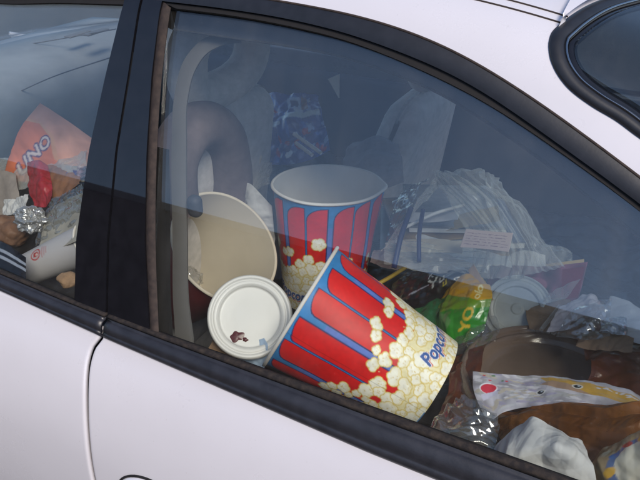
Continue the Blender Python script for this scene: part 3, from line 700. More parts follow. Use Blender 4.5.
# --- popcorn buckets
def bucket_art(H=240.0, W=600.0, seed=2):
    c = Canvas(W, H, (.20, .50, .74), 1.4); r = np.random.default_rng(seed)
    navy = (.10, .11, .34); red = (.83, .075, .07)
    n = 14; p = W/n
    for k in range(n):
        gw = (6.2, 2.0)[k % 2]; x0 = k*p+(2.0, 6.2)[k % 2]; x1 = (k+1)*p-gw; A = 13+16*(.5+.5*sin(2*pi*(k/n)*2+1.0))+r.uniform(-3, 3); gap = 7+5*(.5+.5*cos(2*pi*k/n*2))
        t = np.linspace(0, 1, 26); top = H-gap-A*(1-np.sqrt(np.clip(1-(1-np.clip(t/.85, 0, 1))**2, 0, 1)))
        for d, col in ((1.6, navy), (0, red)):
            xs = x0-d+(x1-x0+2*d)*t; c.poly([(x0-d, 0)]+list(zip(xs, top+d))+[(x1+d, 0)], col)
        # lavender-blue gap, thinning downward
        c.poly([(x1+1.8, 0), (x1+1.8+2*gw-3.4, 0), (x1+1.8+2*gw-3.4, H*.8), (x1+1.8, H*.8)], (.36, .47, .76)) if gw > 3 else None
    def kernel(x, y, s):
        lobes = [(x+s*.62*cos(a), y+s*.62*sin(a), s*r.uniform(.42, .68)) for a in r.uniform(0, 1)+np.arange(r.integers(3, 6))*(2*pi/5)+r.normal(0, .25, 5)[:1]]+[(x, y, s*.62)]
        fl = [(x+r.normal(0, s*.45), y+r.normal(0, s*.45), r.uniform(.8, 2.0), r.uniform(.5, 1.1), r.uniform(0, 3)) for _ in range(6)]
        for dx in (-W, 0, W):
            for lx, ly, lr in lobes: c.ell(lx+dx, ly, lr+1.4, lr+1.4, (.86, .76, .40))
            for lx, ly, lr in lobes: c.ell(lx+dx, ly, lr, lr, (.94, .91, .78))
            for lx, ly, lr in lobes: c.ell(lx+dx-lr*.15, ly+lr*.18, lr*.72, lr*.68, (.955, .945, .88))
            for fx, fy, fa, fb, fg in fl: c.ell(fx+dx, fy, fa, fb, (.88, .81, .60), fg)
    pts = []
    for q in range(9000):
        x = r.uniform(0, W); y = r.uniform(-4, 165); hb = 88+22*sin(2*pi*x/W*2+.6)+12*sin(2*pi*x/W*5+2)
        s = r.uniform(8.0, 14.0)
        if y > hb and (r.uniform() > .030 or y > hb+48): continue
        if y > hb: s *= .8
        if all(min(abs(x-a), W-abs(x-a))**2+(y-b)**2 > (.80*(s+t_))**2 for a, b, t_ in pts): pts.append((x, y, s))
    low = Canvas(W, H, (0, 0, 0), 1.0)
    mk = c.Y < (80+22*np.sin(2*pi*c.X/W*2+.6)+12*np.sin(2*pi*c.X/W*5+2)); c.where(mk, (.92, .88, .70))
    for x, y, s in sorted(pts, key=lambda q: -q[1]): kernel(x, y, s)
    for u in (0.0, .5, 1.0):
        for dx, dy, f, col in ((1.6, -1.8, 1.7, (.80, .12, .10)), (0, 0, 2.6, (.93, .93, .95)), (0, 0, 1.2, (.22, .36, .62))):
            c.text("Popcorn", W*u+dx, 33+dy, 30, col, 0, .25, f*.8, .08)
    xs = int((W*.30)*c.px); c.a[:, xs:xs+1] *= .72; c.a[:, xs+1:xs+2] *= .9; c.a[:, :xs] = np.roll(c.a[:, :xs], 2, 0)
    return c.mottle(.035, 25, 4).mottle(.025, 4, 5)
ART = bucket_art()
def bucket(label, cat, group, rim_c, axis, H, rt, rb, u0, wall_mat, in_mat, canvas=None, deform=None, thick=.0016, name='popcorn_bucket', up=(0, 0, 1), rim_mat=None):
    axis = np.asarray(axis, float)/np.linalg.norm(axis); base = np.asarray(rim_c)-axis*H
    Rm = frame_from(axis, up); cl = Rm.T@(CAM-base); ang = math.atan2(cl[1], cl[0])-2*pi*u0
    Rm = Rm@np.array([[cos(ang), -sin(ang), 0], [sin(ang), cos(ang), 0], [0, 0, 1]])
    root = empty(name, (0, 0, 0)); root.matrix_world = mat4(Rm, base); tag(root, label, cat, group)
    D = deform or (lambda p: p)
    nr, ns = (210, 540) if canvas is not None else (40, 120)
    t = np.linspace(0, 1, nr); r_of = lambda t: rb+(rt-rb)*t
    pr = np.stack([r_of(t), t*H], -1); grid('wall', D(lathe_pts(pr, ns)), wall_mat, root, canvas, wrap=True)
    t = np.linspace(.02, 1, 40); grid('lining', D(lathe_pts(np.stack([r_of(t)-thick, t*H], -1), 120)), in_mat, root, wrap=True, flip=True)
    a = np.linspace(0, 2*pi, 13); rr = .0030
    grid('rim', D(lathe_pts(np.stack([rt+.0012+rr*np.cos(a), H+rr*np.sin(a)], -1), 160)), rim_mat or M['board'], root, wrap=True)
    q = np.linspace(0, 1, 8)
    grid('base', D(lathe_pts(np.stack([(r_of(.02)-.0002)*q+1e-4, np.full(8, .02*H)], -1), 96)), in_mat, root, wrap=True)
    return root
def squash(a0, k, a1=None, pk=0.0, dent=0.0, da=0.0):
    def f(p):
        a = np.arctan2(p[..., 1], p[..., 0]); v = np.clip(p[..., 2]/.235, 0, 1.1); s = 1+k*np.cos(2*(a-a0))*v**1.5
        if a1 is not None: d = np.angle(np.exp(1j*(a-a1))); s = s+pk*np.exp(-(d/.20)**2)*v**3
        s = s*(1+.007*np.sin(3*a+5*p[..., 2]*9+a0)*np.sin(p[..., 2]*21+2*a)+.004*np.sin(7*a+p[..., 2]*30+a0*3))
        if dent: d = np.angle(np.exp(1j*(a-da))); s = s-dent*np.exp(-(d/.5)**2)*np.exp(-((v-.6)/.3)**2)
        q = p.copy(); q[..., 0] *= s; q[..., 1] *= s; return q
    return f
b1c = P(328, 184, .50)
bucket('red and blue striped popcorn bucket standing upright with its open white mouth up', 'popcorn bucket', 'popcorn buckets', b1c, (-.01, .10, 1), .245, .1055, .080, .63, M['print'], M['board'], ART,
       squash(0.2, .04, -.75, .05, .015, .5))
c2 = P(301, 306, .215); d2 = ray(301, 306); e2 = P(438, 392, .215)
img = np.array(ray(438, 392)); img = img-d2*np.dot(img, d2); img /= np.linalg.norm(img)
bucket('red and blue striped popcorn bucket tipped over and leaning on the side window', 'popcorn bucket', 'popcorn buckets', c2, -img, .240, .106, .084, .37, M['print'], M['board'], ART, squash(.3, .028, None, 0, .02, 1.2))
# --- dark red bucket with a cream lining, tilted towards the window
bp = P(226, 246, .29); toc = CAM-bp; toc /= np.linalg.norm(toc)
rt_ = R_*.52+U_*.42
PB = bucket('dark red bucket with cream lining tilted open behind the round white lid', 'bucket', None, bp, toc*.60+rt_*.82, .23, .104, .076, 0, M['maroon'], M['cream'], None, None, name='paper_bucket', rim_mat=M['cream'])
tag(lump('plastic_scrap', bp-(toc*.60+rt_*.82)*.075-R_*.04-U_*.035, (.03, .024, .024), M['clear'], .5, 60, 12, 4), 'crumpled clear plastic scrap inside the dark red bucket', 'plastic scrap')
# --- round white lid with a sauce mark
lc = P(250, 317, .165); la = CAM-lc; la /= np.linalg.norm(la); la = la+R_*-.08+U_*.16
lid = empty('round_lid'); lid.matrix_world = mat4(frame_from(la), lc); tag(lid, 'round white plastic lid with a dark red sauce mark, propped by the tipped bucket', 'lid')
R1 = .067
prof = [(.0001, 0), (.030, 0), (.047, .0004), (.0485, .0012), (.050, .006), (.0525, .0085), (.0565, .0088), (.058, .0076), (.0595, .0076), (.062, .0105), (.065, .0105), (R1, .008), (R1+.001, .003), (R1, -.004)]
solid(grid('lid_disc', lathe_pts(resample(prof, 90, False), 128), M['lid'], lid, wrap=True, flip=True), .001)
def blotch(name, c, r, k, seed, mat, par, z):
    q = np.random.default_rng(seed); a = np.linspace(0, 2*pi, 40, endpoint=False); rr = r*(1+.12*np.sin(a*2+q.uniform(0, 6))+.10*np.sin(a*3+q.uniform(0, 6))+.12*np.sin(a*5+q.uniform(0, 6)))
    t = np.linspace(0, 1, 6); pts = np.stack([c[0]+k*rr[None]*np.cos(a)[None]*t[:, None], c[1]+rr[None]*np.sin(a)[None]*t[:, None], z+.0012*(1-t[:, None]**2)*np.ones((1, 40))], -1)
    return grid(name, pts, mat, par, wrap=True)
blotch('sauce_mark', (-.020, -.031), .0085, 1.25, 3, M['stain'], lid, .0010); blotch('sauce_mark', (-.007, -.036), .0035, 1.2, 6, M['stain'], lid, .0010)
# --- small pale things round the buckets
tag(patch('paper_napkin', [[(226, 245, .46), (250, 262, .45), (276, 262, .44)], [(228, 205, .455), (250, 215, .43), (274, 230, .44)], [(236, 186, .455), (250, 184, .44), (272, 206, .45)]], M['tissue'], amp=.007, freq=20, seed=21), 'white napkin bunched between the dark red bucket and the upright bucket', 'napkin')
tag(patch('paper_sleeve', [[(238, 374, .13), (262, 378, .13)], [(240, 356, .145), (268, 350, .14)], [(250, 343, .15), (264, 338, .15)]], M['lightblue'], amp=.002, freq=25, seed=22), 'small pale blue paper under the mouth of the tipped bucket', 'paper')
tag(patch('snack_scrap', [[(206, 352, .11), (238, 372, .11)], [(214, 338, .14), (240, 350, .14)]], M['brownpaper'], amp=.004, freq=25, seed=23), 'brown paper scrap in the corner beneath the round white lid', 'paper scrap')

# --- magazines and papers, strewn behind the wrappers
mags = [(318, .66, .27, .20, .28, .012, .22, (.62, .50, .30), 'tan'), (300, .70, .26, .20, .27, .010, -.1, (.50, .50, .52), 'grey'), (330, .72, .25, .19, .27, .009, .35, (.16, .22, .40), 'blue'), (300, .72, .24, .20, .26, .008, .05, (.70, .56, .33), 'yellowish'), (310, .76, .24, .18, .25, .008, -.25, (.62, .62, .62), 'pale grey')]
mc = P(446, 214, .67); zz = .815
for k, (u_, y_, x_, w_, l_, h_, rz, colr, nm) in enumerate(mags):
    root = empty('magazine', (mc[0]+(.012, -.018, .020, -.008, .010)[k], mc[1]+(.0, -.016, .010, -.022, .004)[k], zz)); root.rotation_euler = (.0, 0, PSI+(.05, -.09, .02, .12, -.04)[k])
    tag(root, '%s magazine lying in the stack under the sheer bag, %s' % (nm, ['lowest of all', 'second from the bottom', 'in the middle', 'second from the top', 'topmost'][k]), 'magazine', 'stacked magazines')
    n_ = 24; w_ = (.25, .22, .24, .20, .19)[k]; l_ = .19; h_ = (.016, .012, .014, .010, .012)[k]
    X, Y = np.meshgrid(np.linspace(-w_/2, w_/2, n_), np.linspace(-l_/2, l_/2, n_), indexing='ij'); Z = h_+.0025*np.sin(X*19+k)*np.cos(Y*17)+.004*np.clip(X/w_, 0, 1)**2*(k % 2)
    solid(grid('cover', np.stack([X, Y, Z], -1), basic('magazine_cover', lin(colr), .35, .35, 18, c2=lin(np.array(colr)*.55+.1)), root), .0012, 0)
    v, f = box_vf(-w_/2+.002, w_/2-.002, -l_/2+.002, l_/2-.002, 0, h_-.003); merge('pages', [(v, f)], M['paper'], root, False)
    zz += h_+.006
card = Canvas(90, 40, (.88, .78, .72)); q = np.random.default_rng(5)
for ly in (32, 26, 20, 14, 8):
    x = 6
    while x < 82:
        w = q.uniform(4, 14); card.line([(x, ly+q.uniform(-.6, .6)), (x+w, ly+q.uniform(-.6, .6))], 1.2, (.66, .54, .53)); x += w+q.uniform(2, 5)
tag(patch('note_card', [[(460, 247, .435), (485, 249, .43), (509, 252, .425)], [(466, 229, .455), (488, 231, .45), (513, 233, .445)]], M['print'], card, amp=.0008, seed=4), 'pinkish white card with faint lines of writing, propped on the magazines', 'card')
tag(patch('paper_sheet', [[(392, 244, .50), (430, 250, .49), (470, 262, .48), (512, 268, .47)], [(398, 232, .56), (430, 236, .56), (470, 248, .56), (510, 256, .56)]], M['paper'], amp=.006, freq=14, seed=31), 'long white paper strip bent along the front of the magazines', 'paper')
tag(patch('manila_envelope', [[(385, 238, .58), (420, 236, .58), (470, 226, .58), (500, 220, .58)], [(388, 228, .64), (420, 225, .64), (468, 212, .64), (498, 206, .64)]], basic('manila_paper', (.52, .40, .22), .8, .15, 12), amp=.003, freq=12, seed=32), 'tan envelope slanting across the magazines below the sheer bag', 'envelope')
for k, (a, b_, w) in enumerate((((411, 208, .50), (394, 268, .405), .005), ((423, 210, .50), (419, 262, .415), .004))):
    tag(tube('strap', [P(*a), (P(*a)+P(*b_))/2+np.array([0, -.01, .004]), P(*b_)], w, M['navy'], n=14), ['thick navy blue strap hanging over the tan envelope', 'thin navy blue strap hanging right beside the thicker one'][k], 'strap', 'navy straps')
cb = tag(patch('carrier_bag', [[(470, 276, .43), (500, 280, .43), (530, 276, .44), (566, 266, .46)],
      [(474, 250, .48), (504, 250, .47), (528, 248, .48), (552, 252, .50)],
      [(462, 222, .52), (492, 222, .51), (518, 224, .51), (541, 236, .53)],
      [(446, 196, .55), (478, 198, .54), (504, 200, .54), (526, 212, .56)],
      [(436, 178, .57), (458, 180, .56), (486, 182, .56), (506, 194, .58)],
      [(434, 172, .59), (446, 171, .59), (487, 169, .59), (496, 182, .62)]], M['milky'], n=140, mm=140, amp=.008, freq=13, seed=41, edge=.003, octaves=3, pleat=(5, .011)), 'sheer whitish carrier bag pulled up to two points over the magazines', 'plastic bag')
patch('front_lip', [[(384, 264, .41), (410, 268, .41), (450, 274, .42), (490, 278, .425)], [(384, 250, .44), (410, 250, .45), (450, 258, .46), (490, 262, .46)], [(386, 242, .46), (410, 240, .48), (446, 246, .49), (490, 250, .49)]], M['milky'], n=60, mm=140, amp=.006, freq=16, seed=43, parent=cb, octaves=3, fold=(4, .008))
patch('handle', [[(381, 252, .44), (398, 228, .48), (416, 204, .52), (434, 178, .56)], [(387, 248, .46), (404, 222, .50), (422, 200, .54), (438, 184, .57)], [(390, 250, .48), (409, 220, .52), (428, 198, .56), (441, 186, .58)]], M['milky'], n=30, mm=90, fold=None, pleat=(3, .004), amp=.004, freq=22, seed=44, parent=cb, octaves=3)
patch('handle', [[(436, 176, .575), (455, 186, .56), (476, 196, .55)], [(438, 170, .58), (458, 177, .57), (480, 186, .56)]], M['milky'], n=24, mm=70, amp=.006, freq=30, seed=45, parent=cb, octaves=3)
tag(patch('plastic_film', [[(386, 242, .50), (398, 226, .53), (412, 204, .56)], [(392, 210, .58), (404, 196, .60), (424, 184, .60)], [(400, 192, .66), (414, 186, .66), (430, 178, .64)]], M['clear'], amp=.008, freq=16, seed=42), 'clear plastic film stretched beside the upright bucket', 'plastic film')

# --- wrappers in the middle
blk = Canvas(120, 60, (.045, .050, .065)); blk.text("Yu", 74, 34, 22, (.80, .82, .78), .35, 0, .3); blk.text("u", 88, 28, 15, (.72, .66, .16), .35); blk.line([(44, 24), (62, 32)], 2, (.6, .62, .66)); blk.text("X", 62, 44, 10, (.75, .77, .8), .3)
tag(patch('chip_packet', [[(384, 306, .41), (405, 318, .38), (430, 312, .38), (452, 296, .41)], [(388, 288, .44), (410, 290, .41), (440, 282, .40), (464, 276, .42)], [(404, 274, .48), (425, 268, .46), (445, 265, .45), (470, 267, .46)]], M['gloss'], blk, amp=.010, freq=15, seed=51, n=90, mm=120), 'glossy black snack packet crumpled behind the tipped popcorn bucket', 'snack packet')
tag(patch('green_film', [[(398, 332, .36), (415, 346, .34), (430, 340, .34)], [(408, 312, .38), (422, 318, .36), (436, 316, .36)], [(426, 296, .40), (436, 298, .39), (446, 300, .38)]], basic('green_film', (.02, .17, .05), .3, .4, 25), amp=.008, freq=18, seed=52), 'dark green plastic film tucked under the black snack packet', 'plastic film')
grn = Canvas(80, 80, (.14, .52, .11)); grn.poly([(0, 46), (20, 56), (44, 50), (62, 42), (80, 40), (80, 80), (0, 80)], (.82, .62, .08)); grn.poly([(0, 30), (30, 38), (52, 34), (80, 26), (80, 40), (62, 42), (44, 50), (20, 56), (0, 46)], (.42, .58, .08))
grn.ell(22, 24, 11, 9, (.35, .55, .30)); grn.text("YO", 52, 22, 18, (.82, .68, .10), 1.25, 0, .6); grn.text("olo", 62, 54, 15, (.93, .88, .62), 1.25, 0, .4)
tag(patch('snack_bag', [[(426, 338, .35), (446, 346, .32), (470, 340, .32), (484, 330, .33)], [(428, 316, .37), (446, 320, .34), (468, 314, .33), (490, 306, .35)], [(438, 296, .40), (452, 296, .37), (472, 292, .36), (492, 292, .37)], [(446, 282, .44), (458, 276, .42), (474, 274, .41), (484, 280, .42)]], M['gloss'], grn, amp=.008, freq=15, seed=53, n=100, mm=100), 'green and yellow snack bag with upright lettering beside the frosted cup lid', 'snack bag')
tag(patch('paper_flap', [[(484, 304, .36), (494, 300, .36)], [(468, 270, .42), (474, 264, .42)]], basic('tan_card', (.55, .38, .22), .7, .1, 20), amp=.002, freq=20, seed=54), 'narrow tan card leaning on the right edge of the green snack bag', 'card')
tag(tube('plastic_knife', [P(376, 285, .44), P(392, 276, .47), P(406, 267, .50)], .004, M['yellow'], n=10), 'flat yellow plastic stick poking out behind the tipped bucket', 'plastic stick')
lid2c = P(517, 309, .41); la2 = CAM-lid2c; la2 /= np.linalg.norm(la2); la2 = la2+U_*.10+R_*-.05
cupl = empty('cup_lid'); cupl.matrix_world = mat4(frame_from(la2), lid2c); tag(cupl, 'frosted translucent round cup lid between the green bag and the folder', 'cup lid')
pf = [(.0001, .004), (.008, .004), (.010, .002), (.036, .002), (.038, .0065), (.043, .0075), (.0465, .0065), (.048, .001), (.052, .000), (.055, .003), (.057, .0), (.0575, -.006)]
solid(grid('lid_disc', lathe_pts(resample(pf, 80, False), 96), M['cuplid'], cupl, wrap=True, flip=True), .0008)
fold = Canvas(120, 50, (.46, .26, .32)); fold.mottle(.25, 9, 3); fold.ell(60, 26, 14, 9, (.60, .36, .42)); fold.rect(92, 4, 118, 44, (.48, .15, .22))
tag(patch('folder', [[(486, 300, .43), (520, 304, .43), (552, 306, .43), (578, 300, .44)], [(488, 266, .50), (520, 266, .50), (552, 266, .50), (588, 262, .50)]], M['gloss'], fold, amp=.003, freq=14, seed=55), 'dull maroon printed folder standing behind the frosted cup lid', 'folder')
tag(patch('yellow_paper', [[(528, 270, .52), (584, 266, .52)], [(540, 265, .53), (584, 259, .53)]], basic('buff_paper', (.66, .47, .22), .8, .1, 20), amp=.001, seed=56), 'buff yellow paper edge sticking up from the maroon folder', 'paper')
tag(patch('white_pad', [[(498, 268, .51), (525, 270, .50), (546, 268, .50)], [(510, 254, .54), (526, 250, .54), (545, 256, .54)]], M['paper'], amp=.004, freq=20, seed=57), 'crumpled white paper pad resting on the maroon folder', 'paper')
tag(patch('clear_wrap', [[(538, 268, .53), (556, 268, .53), (574, 264, .53)], [(536, 252, .57), (552, 244, .57), (570, 252, .57)]], M['milky'], amp=.010, freq=24, seed=58, edge=.003), 'torn whitish film curling beyond the white pad', 'plastic film')
# --- pale sheets and straws right of the folder
tag(patch('tissue_sheet', [[(546, 330, .33), (575, 330, .33), (600, 326, .33)], [(560, 308, .38), (585, 306, .37), (606, 310, .36)], [(576, 298, .41), (590, 294, .40), (602, 299, .40)]], basic('pinkish_tissue', (.56, .51, .52), .9, .08, 15), amp=.009, freq=18, seed=61), 'pinkish white tissue in front of the plastic cup stack', 'tissue')
tag(patch('plastic_sheet', [[(584, 336, .31), (612, 336, .31), (664, 352, .31)], [(594, 318, .35), (616, 318, .35), (660, 330, .35)], [(606, 302, .38), (614, 296, .38), (656, 318, .38)]], basic('white_film', (.50, .51, .53), .25, .12, 25), amp=.006, freq=16, seed=62), 'smooth white plastic sheet sloping down to the right behind the brown tray', 'plastic sheet')
tag(patch('glossy_film', [[(556, 336, .29), (588, 340, .29), (610, 336, .29)], [(566, 318, .32), (590, 318, .32), (610, 322, .32)], [(580, 306, .34), (602, 300, .34), (612, 298, .34)]], M['clear'], amp=.008, freq=22, seed=63), 'clear glossy film folded to a point before the white sheet', 'plastic film')
tag(patch('food_wrapper', [[(566, 334, .30), (584, 336, .30), (602, 332, .30)], [(572, 322, .32), (586, 316, .32), (600, 320, .32)]], basic('olive_wrap', (.14, .16, .10), .5, .5, 40, c2=(.10, .05, .04)), amp=.006, freq=24, seed=64), 'dull olive food wrapper under the folded clear film', 'wrapper')
for k, (a, b_) in enumerate((((541, 330, .35), (560, 306, .40)), ((548, 332, .345), (566, 309, .40)), ((553, 334, .34), (562, 316, .37)))):
    tag(tube('drinking_straw', [P(*a), P(*b_)], .0033, M['milky'], n=8), ['whitish drinking straw nearest the frosted cup lid', 'whitish drinking straw between two other straws', 'whitish drinking straw farthest from the frosted cup lid'][k], 'straw', 'loose straws')
tag(patch('brown_sack', [[(530, 330, .37), (552, 334, .36), (576, 330, .36)], [(522, 300, .43), (545, 304, .42), (572, 306, .42)], [(510, 290, .46), (540, 296, .46), (566, 298, .46)]], M['brownpaper'], amp=.010, freq=18, seed=65), 'crumpled brown paper sack below the maroon folder', 'paper sack')
tag(patch('plastic_scrap', [[(540, 304, .40), (552, 303, .40), (566, 298, .40)], [(548, 296, .42), (560, 288, .42), (582, 280, .42)]], M['milky'], amp=.006, freq=25, seed=66), 'pale torn plastic scrap pointing up from the brown sack', 'plastic scrap')
# --- big brown tray and the packets before it
tc = P(549, 380, .27); tray = empty('food_tray'); tray.matrix_world = mat4(frame_from(np.array([-.03, .03, 1]), (0, 1, 0)), tc)
tag(tray, 'large round brown see-through tray lying behind the picture packet', 'food tray')
pf = [(.0001, -.010), (.060, -.010), (.088, -.009), (.098, -.006), (.104, .002), (.109, .007), (.113, .004), (.116, .003), (.119, .009), (.1235, .012), (.128, .009), (.131, .001), (.1325, -.012), (.133, -.03)]
solid(grid('tray_bowl', lathe_pts(resample(pf, 90, False), 128), M['amber'], tray, wrap=True, flip=True), .0012)
tag(patch('brown_bag', [[(540, 420, .20), (600, 424, .20), (650, 430, .20), (690, 440, .20)], [(590, 372, .255), (612, 376, .25), (645, 388, .25), (690, 400, .25)], [(572, 332, .34), (604, 334, .33), (640, 346, .33), (690, 360, .33)]], M['brownfilm'], n=90, mm=110, amp=.016, freq=12, seed=71, edge=.006, smooth=True), 'thin reddish brown plastic bag at the right end of the tray', 'plastic bag')
fish = Canvas(260, 90, (.68, .67, .70)); fish.mottle(.14, 14, 5); q = np.random.default_rng(8)
for k in range(110):
    fish.ell(q.uniform(0, 190), q.uniform(5, 88), q.uniform(4, 20), q.uniform(1.2, 4), [(.78, .77, .79), (.60, .58, .66), (.70, .67, .62), (.64, .64, .64), (.74, .74, .76)][k % 5], q.normal(-.1, .25))
fish.poly([(120, 84), (175, 80), (260, 66), (260, 28), (190, 38), (160, 44), (135, 60)], (.70, .56, .25)); fish.poly([(120, 60), (160, 44), (200, 36), (170, 60), (140, 72)], (.60, .50, .42))
fish.ell(30, 52, 17, 12, (.90, .90, .92)); fish.ell(30, 52, 15, 10, (.78, .20, .26), .2); fish.poly([(12, 40), (46, 46), (46, 38), (12, 30)], (.74, .73, .80))
for ex, ey, er in ((122, 38, 8), (178, 58, 8)): fish.ell(ex, ey, er, er*.9, (.80, .80, .78)); fish.ell(ex, ey, er*.72, er*.68, (.10, .12, .14)); fish.ell(ex+2, ey+2, er*.25, er*.25, (.7, .75, .8))
for k in range(14): fish.ell(215+q.uniform(-12, 45), q.uniform(58, 74), q.uniform(2, 5), q.uniform(1, 3), (.74, .74, .76), q.uniform(0, 3))
for k in range(6): fish.ell(8+q.uniform(0, 60), q.uniform(70, 86), 3, 1.6, [(.25, .45, .25), (.75, .2, .2)][k % 2])
tag(patch('picture_packet', [[(488, 424, .13), (504, 412, .15), (530, 406, .16), (560, 404, .16), (600, 408, .16), (655, 416, .16)], [(474, 392, .17), (500, 390, .175), (530, 390, .18), (562, 390, .18), (600, 396, .18), (655, 408, .18)], [(473, 372, .20), (500, 374, .20), (530, 376, .205), (565, 380, .205), (600, 386, .205), (655, 402, .205)]], M['gloss'], fish, amp=.009, freq=10, seed=72, n=90, mm=220, smooth=True), 'pale lavender and yellow picture packet with a red spot and dark eyes', 'packet')
tag(patch('orange_wrapper', [[(560, 500, .07), (600, 500, .07), (660, 500, .07)], [(520, 456, .10), (590, 456, .10), (660, 460, .10)], [(492, 428, .13), (580, 420, .13), (660, 420, .13)], [(498, 410, .155), (580, 402, .15), (660, 404, .15)]], M['orange'], n=120, mm=140, amp=.011, freq=12, seed=73, fold=(3, .010), octaves=4), 'brownish orange see-through wrapper below the picture packet', 'wrapper')
tag(patch('card_scrap', [[(461, 398, .185), (476, 408, .18)], [(465, 384, .205), (475, 380, .205)]], basic('rust_card', (.17, .055, .015), .6, .3, 30), amp=.003, seed=74), 'small rust brown card at the left end of the picture packet', 'card')
tag(patch('clear_wrap', [[(424, 440, .05), (455, 456, .05), (500, 470, .05)], [(430, 424, .09), (462, 432, .08), (496, 446, .08)], [(450, 404, .13), (474, 410, .12), (500, 424, .12)], [(462, 396, .15), (478, 400, .15), (496, 410, .14)]], M['clear'], n=120, mm=120, amp=.014, freq=13, seed=75, octaves=3, smooth=True, fold=(5, .007)), 'clear crinkled wrap between the tipped bucket and the white tissue', 'plastic wrap')
tag(patch('white_tissue', [[(480, 474, .045), (515, 496, .040), (560, 512, .040), (606, 516, .045)], [(489, 455, .062), (510, 462, .040), (552, 468, .040), (597, 484, .05)], [(508, 438, .08), (522, 440, .055), (556, 444, .045), (590, 460, .065)], [(522, 424, .10), (534, 417, .085), (556, 430, .085), (580, 444, .09)]], M['tissue'], n=170, mm=170, amp=.013, freq=11, seed=79, octaves=3), 'crumpled white tissue pressed against the window above the moulding', 'tissue')
pk = Canvas(120, 120, (.55, .47, .34)); pk.mottle(.15, 14, 6); pk.ell(78, 62, 40, 44, (.30, .36, .50), 0, .72); pk.ell(78, 62, 30, 34, (.70, .68, .62))
for k in range(9): pk.ell(78+36*cos(k*.7), 62+40*sin(k*.7), 8, 7, [(.62, .22, .12), (.25, .36, .56), (.7, .55, .2)][k % 3])
tag(patch('patterned_bag', [[(585, 505, .05), (620, 510, .045), (670, 515, .045)], [(588, 470, .07), (622, 462, .06), (670, 460, .06)], [(604, 450, .09), (630, 434, .085), (670, 424, .085)]], M['gloss'], pk, amp=.006, freq=16, seed=77, n=70, mm=70), 'beige packet with a ring of coloured spots beside the white tissue', 'packet')

# --- by the far front seat
tb = Canvas(140, 110, (.22, .34, .66)); q = np.random.default_rng(11)
for k in range(70): tb.ell(q.uniform(0, 140), q.uniform(0, 110), q.uniform(3, 11), q.uniform(2, 6), [(.36, .52, .85), (.75, .20, .32), (.85, .90, .95), (.20, .28, .58), (.62, .74, .90)][k % 5], q.uniform(0, 3))
tb.poly([(60, 70), (135, 84), (137, 76), (64, 62)], (.85, .90, .92)); tb.rect(72, 84, 96, 104, (.78, .86, .95)); tb.rect(77, 88, 91, 100, (.22, .30, .52)); tb.rect(98, 84, 112, 106, (.58, .44, .38))
tag(patch('shopping_bag', [[(246, 160, .68), (275, 165, .66), (305, 162, .66), (330, 150, .70)], [(247, 125, .74), (275, 126, .70), (300, 126, .70), (325, 122, .74)], [(250, 104, .80), (272, 97, .78), (298, 93, .78), (318, 97, .80)]], M['gloss'], tb, amp=.022, freq=11, seed=91, n=90, mm=100), 'blue and maroon printed bag bunched between the front seats', 'bag')
for k, (a, b_) in enumerate((((294, 134, .62), (321, 153, .58)), ((296, 143, .62), (312, 155, .59)))):
    tag(tube('plastic_fork', [P(*a), P(*b_)], .004, M['lid'], n=8), ['longer white plastic handle lying before the blue printed bag', 'shorter white plastic handle lying before the blue printed bag'][k], 'plastic handle', 'white plastic handles')
ja = np.linspace(0, 2*pi, 26)
jp = np.array([P(247+9*cos(t)*.62+4*sin(t), 128+17*sin(t), .60) for t in ja[:-1]]); jt = tube_pts(jp, .007, 8, True)
tag(grid('jug_handle', np.vstack([jt, jt[:1]]), basic('pale_blue_plastic', (.38, .48, .60), .4, .1, 20), wrap=True), 'pale blue plastic loop handle beside the driver seat', 'handle')
tag(lump('food_box', P(252, 156, .58), (.022, .02, .03), M['cream'], .2, 20, 93, 4), 'small crushed cream carton below the pale blue loop handle', 'carton')
tag(patch('paper_label', [[(338.6, 98, .80), (339.4, 98, .80)], [(328, 79, .82), (339.6, 74, .82)]], basic('buff_label', (.85, .80, .68), .8, .05, 20), amp=0, thick=.0008), 'small pointed buff paper scrap stuck up beside the passenger headrest', 'paper scrap')

# --- front window: litter on the driver's side
oc = Canvas(110, 90, (.84, .62, .48)); oc.poly([(0, 0), (110, 0), (110, 30), (92, 34), (80, 22), (64, 28), (50, 50), (24, 62), (0, 58)], (.86, .47, .32)); oc.poly([(0, 62), (26, 64), (54, 54), (70, 30), (84, 28), (95, 40), (110, 34), (110, 90), (0, 90)], (.84, .60, .50)); oc.mottle(.06, 14, 3)
oc.text("UNO", 36, 28, 21, (.30, .20, .42), .95, 0, 2.0); oc.text("UNO", 36, 28, 21, (.90, .82, .80), .95, 0, .4)
tag(patch('takeaway_bag', [[(2, 178, .46), (40, 184, .45), (86, 182, .46)], [(20, 130, .50), (52, 142, .48), (90, 158, .49)], [(40, 103, .53), (62, 117, .53), (92, 138, .53)]], M['print'], oc, amp=.004, freq=12, seed=101, n=90, mm=90), 'orange and peach paper bag with slanted white lettering behind the front window', 'paper bag')
tag(patch('plastic_sheet', [[(-30, 210, .40), (20, 190, .42), (84, 180, .42)], [(-25, 180, .46), (20, 166, .47), (86, 160, .46)], [(-20, 165, .50), (20, 156, .50), (88, 152, .49)]], M['milky'], amp=.012, freq=15, seed=102), 'crumpled whitish film lying across the orange paper bag', 'plastic film')
tag(patch('red_packet', [[(34, 206, .37), (46, 207, .37), (52, 196, .37)], [(28, 184, .41), (40, 186, .39), (52, 184, .41)], [(28, 163, .45), (38, 160, .44), (48, 166, .45)]], basic('red_foil', (.42, .018, .03), .4, .4, 45), amp=.005, freq=20, seed=103), 'crumpled red packet below the orange paper bag', 'packet')
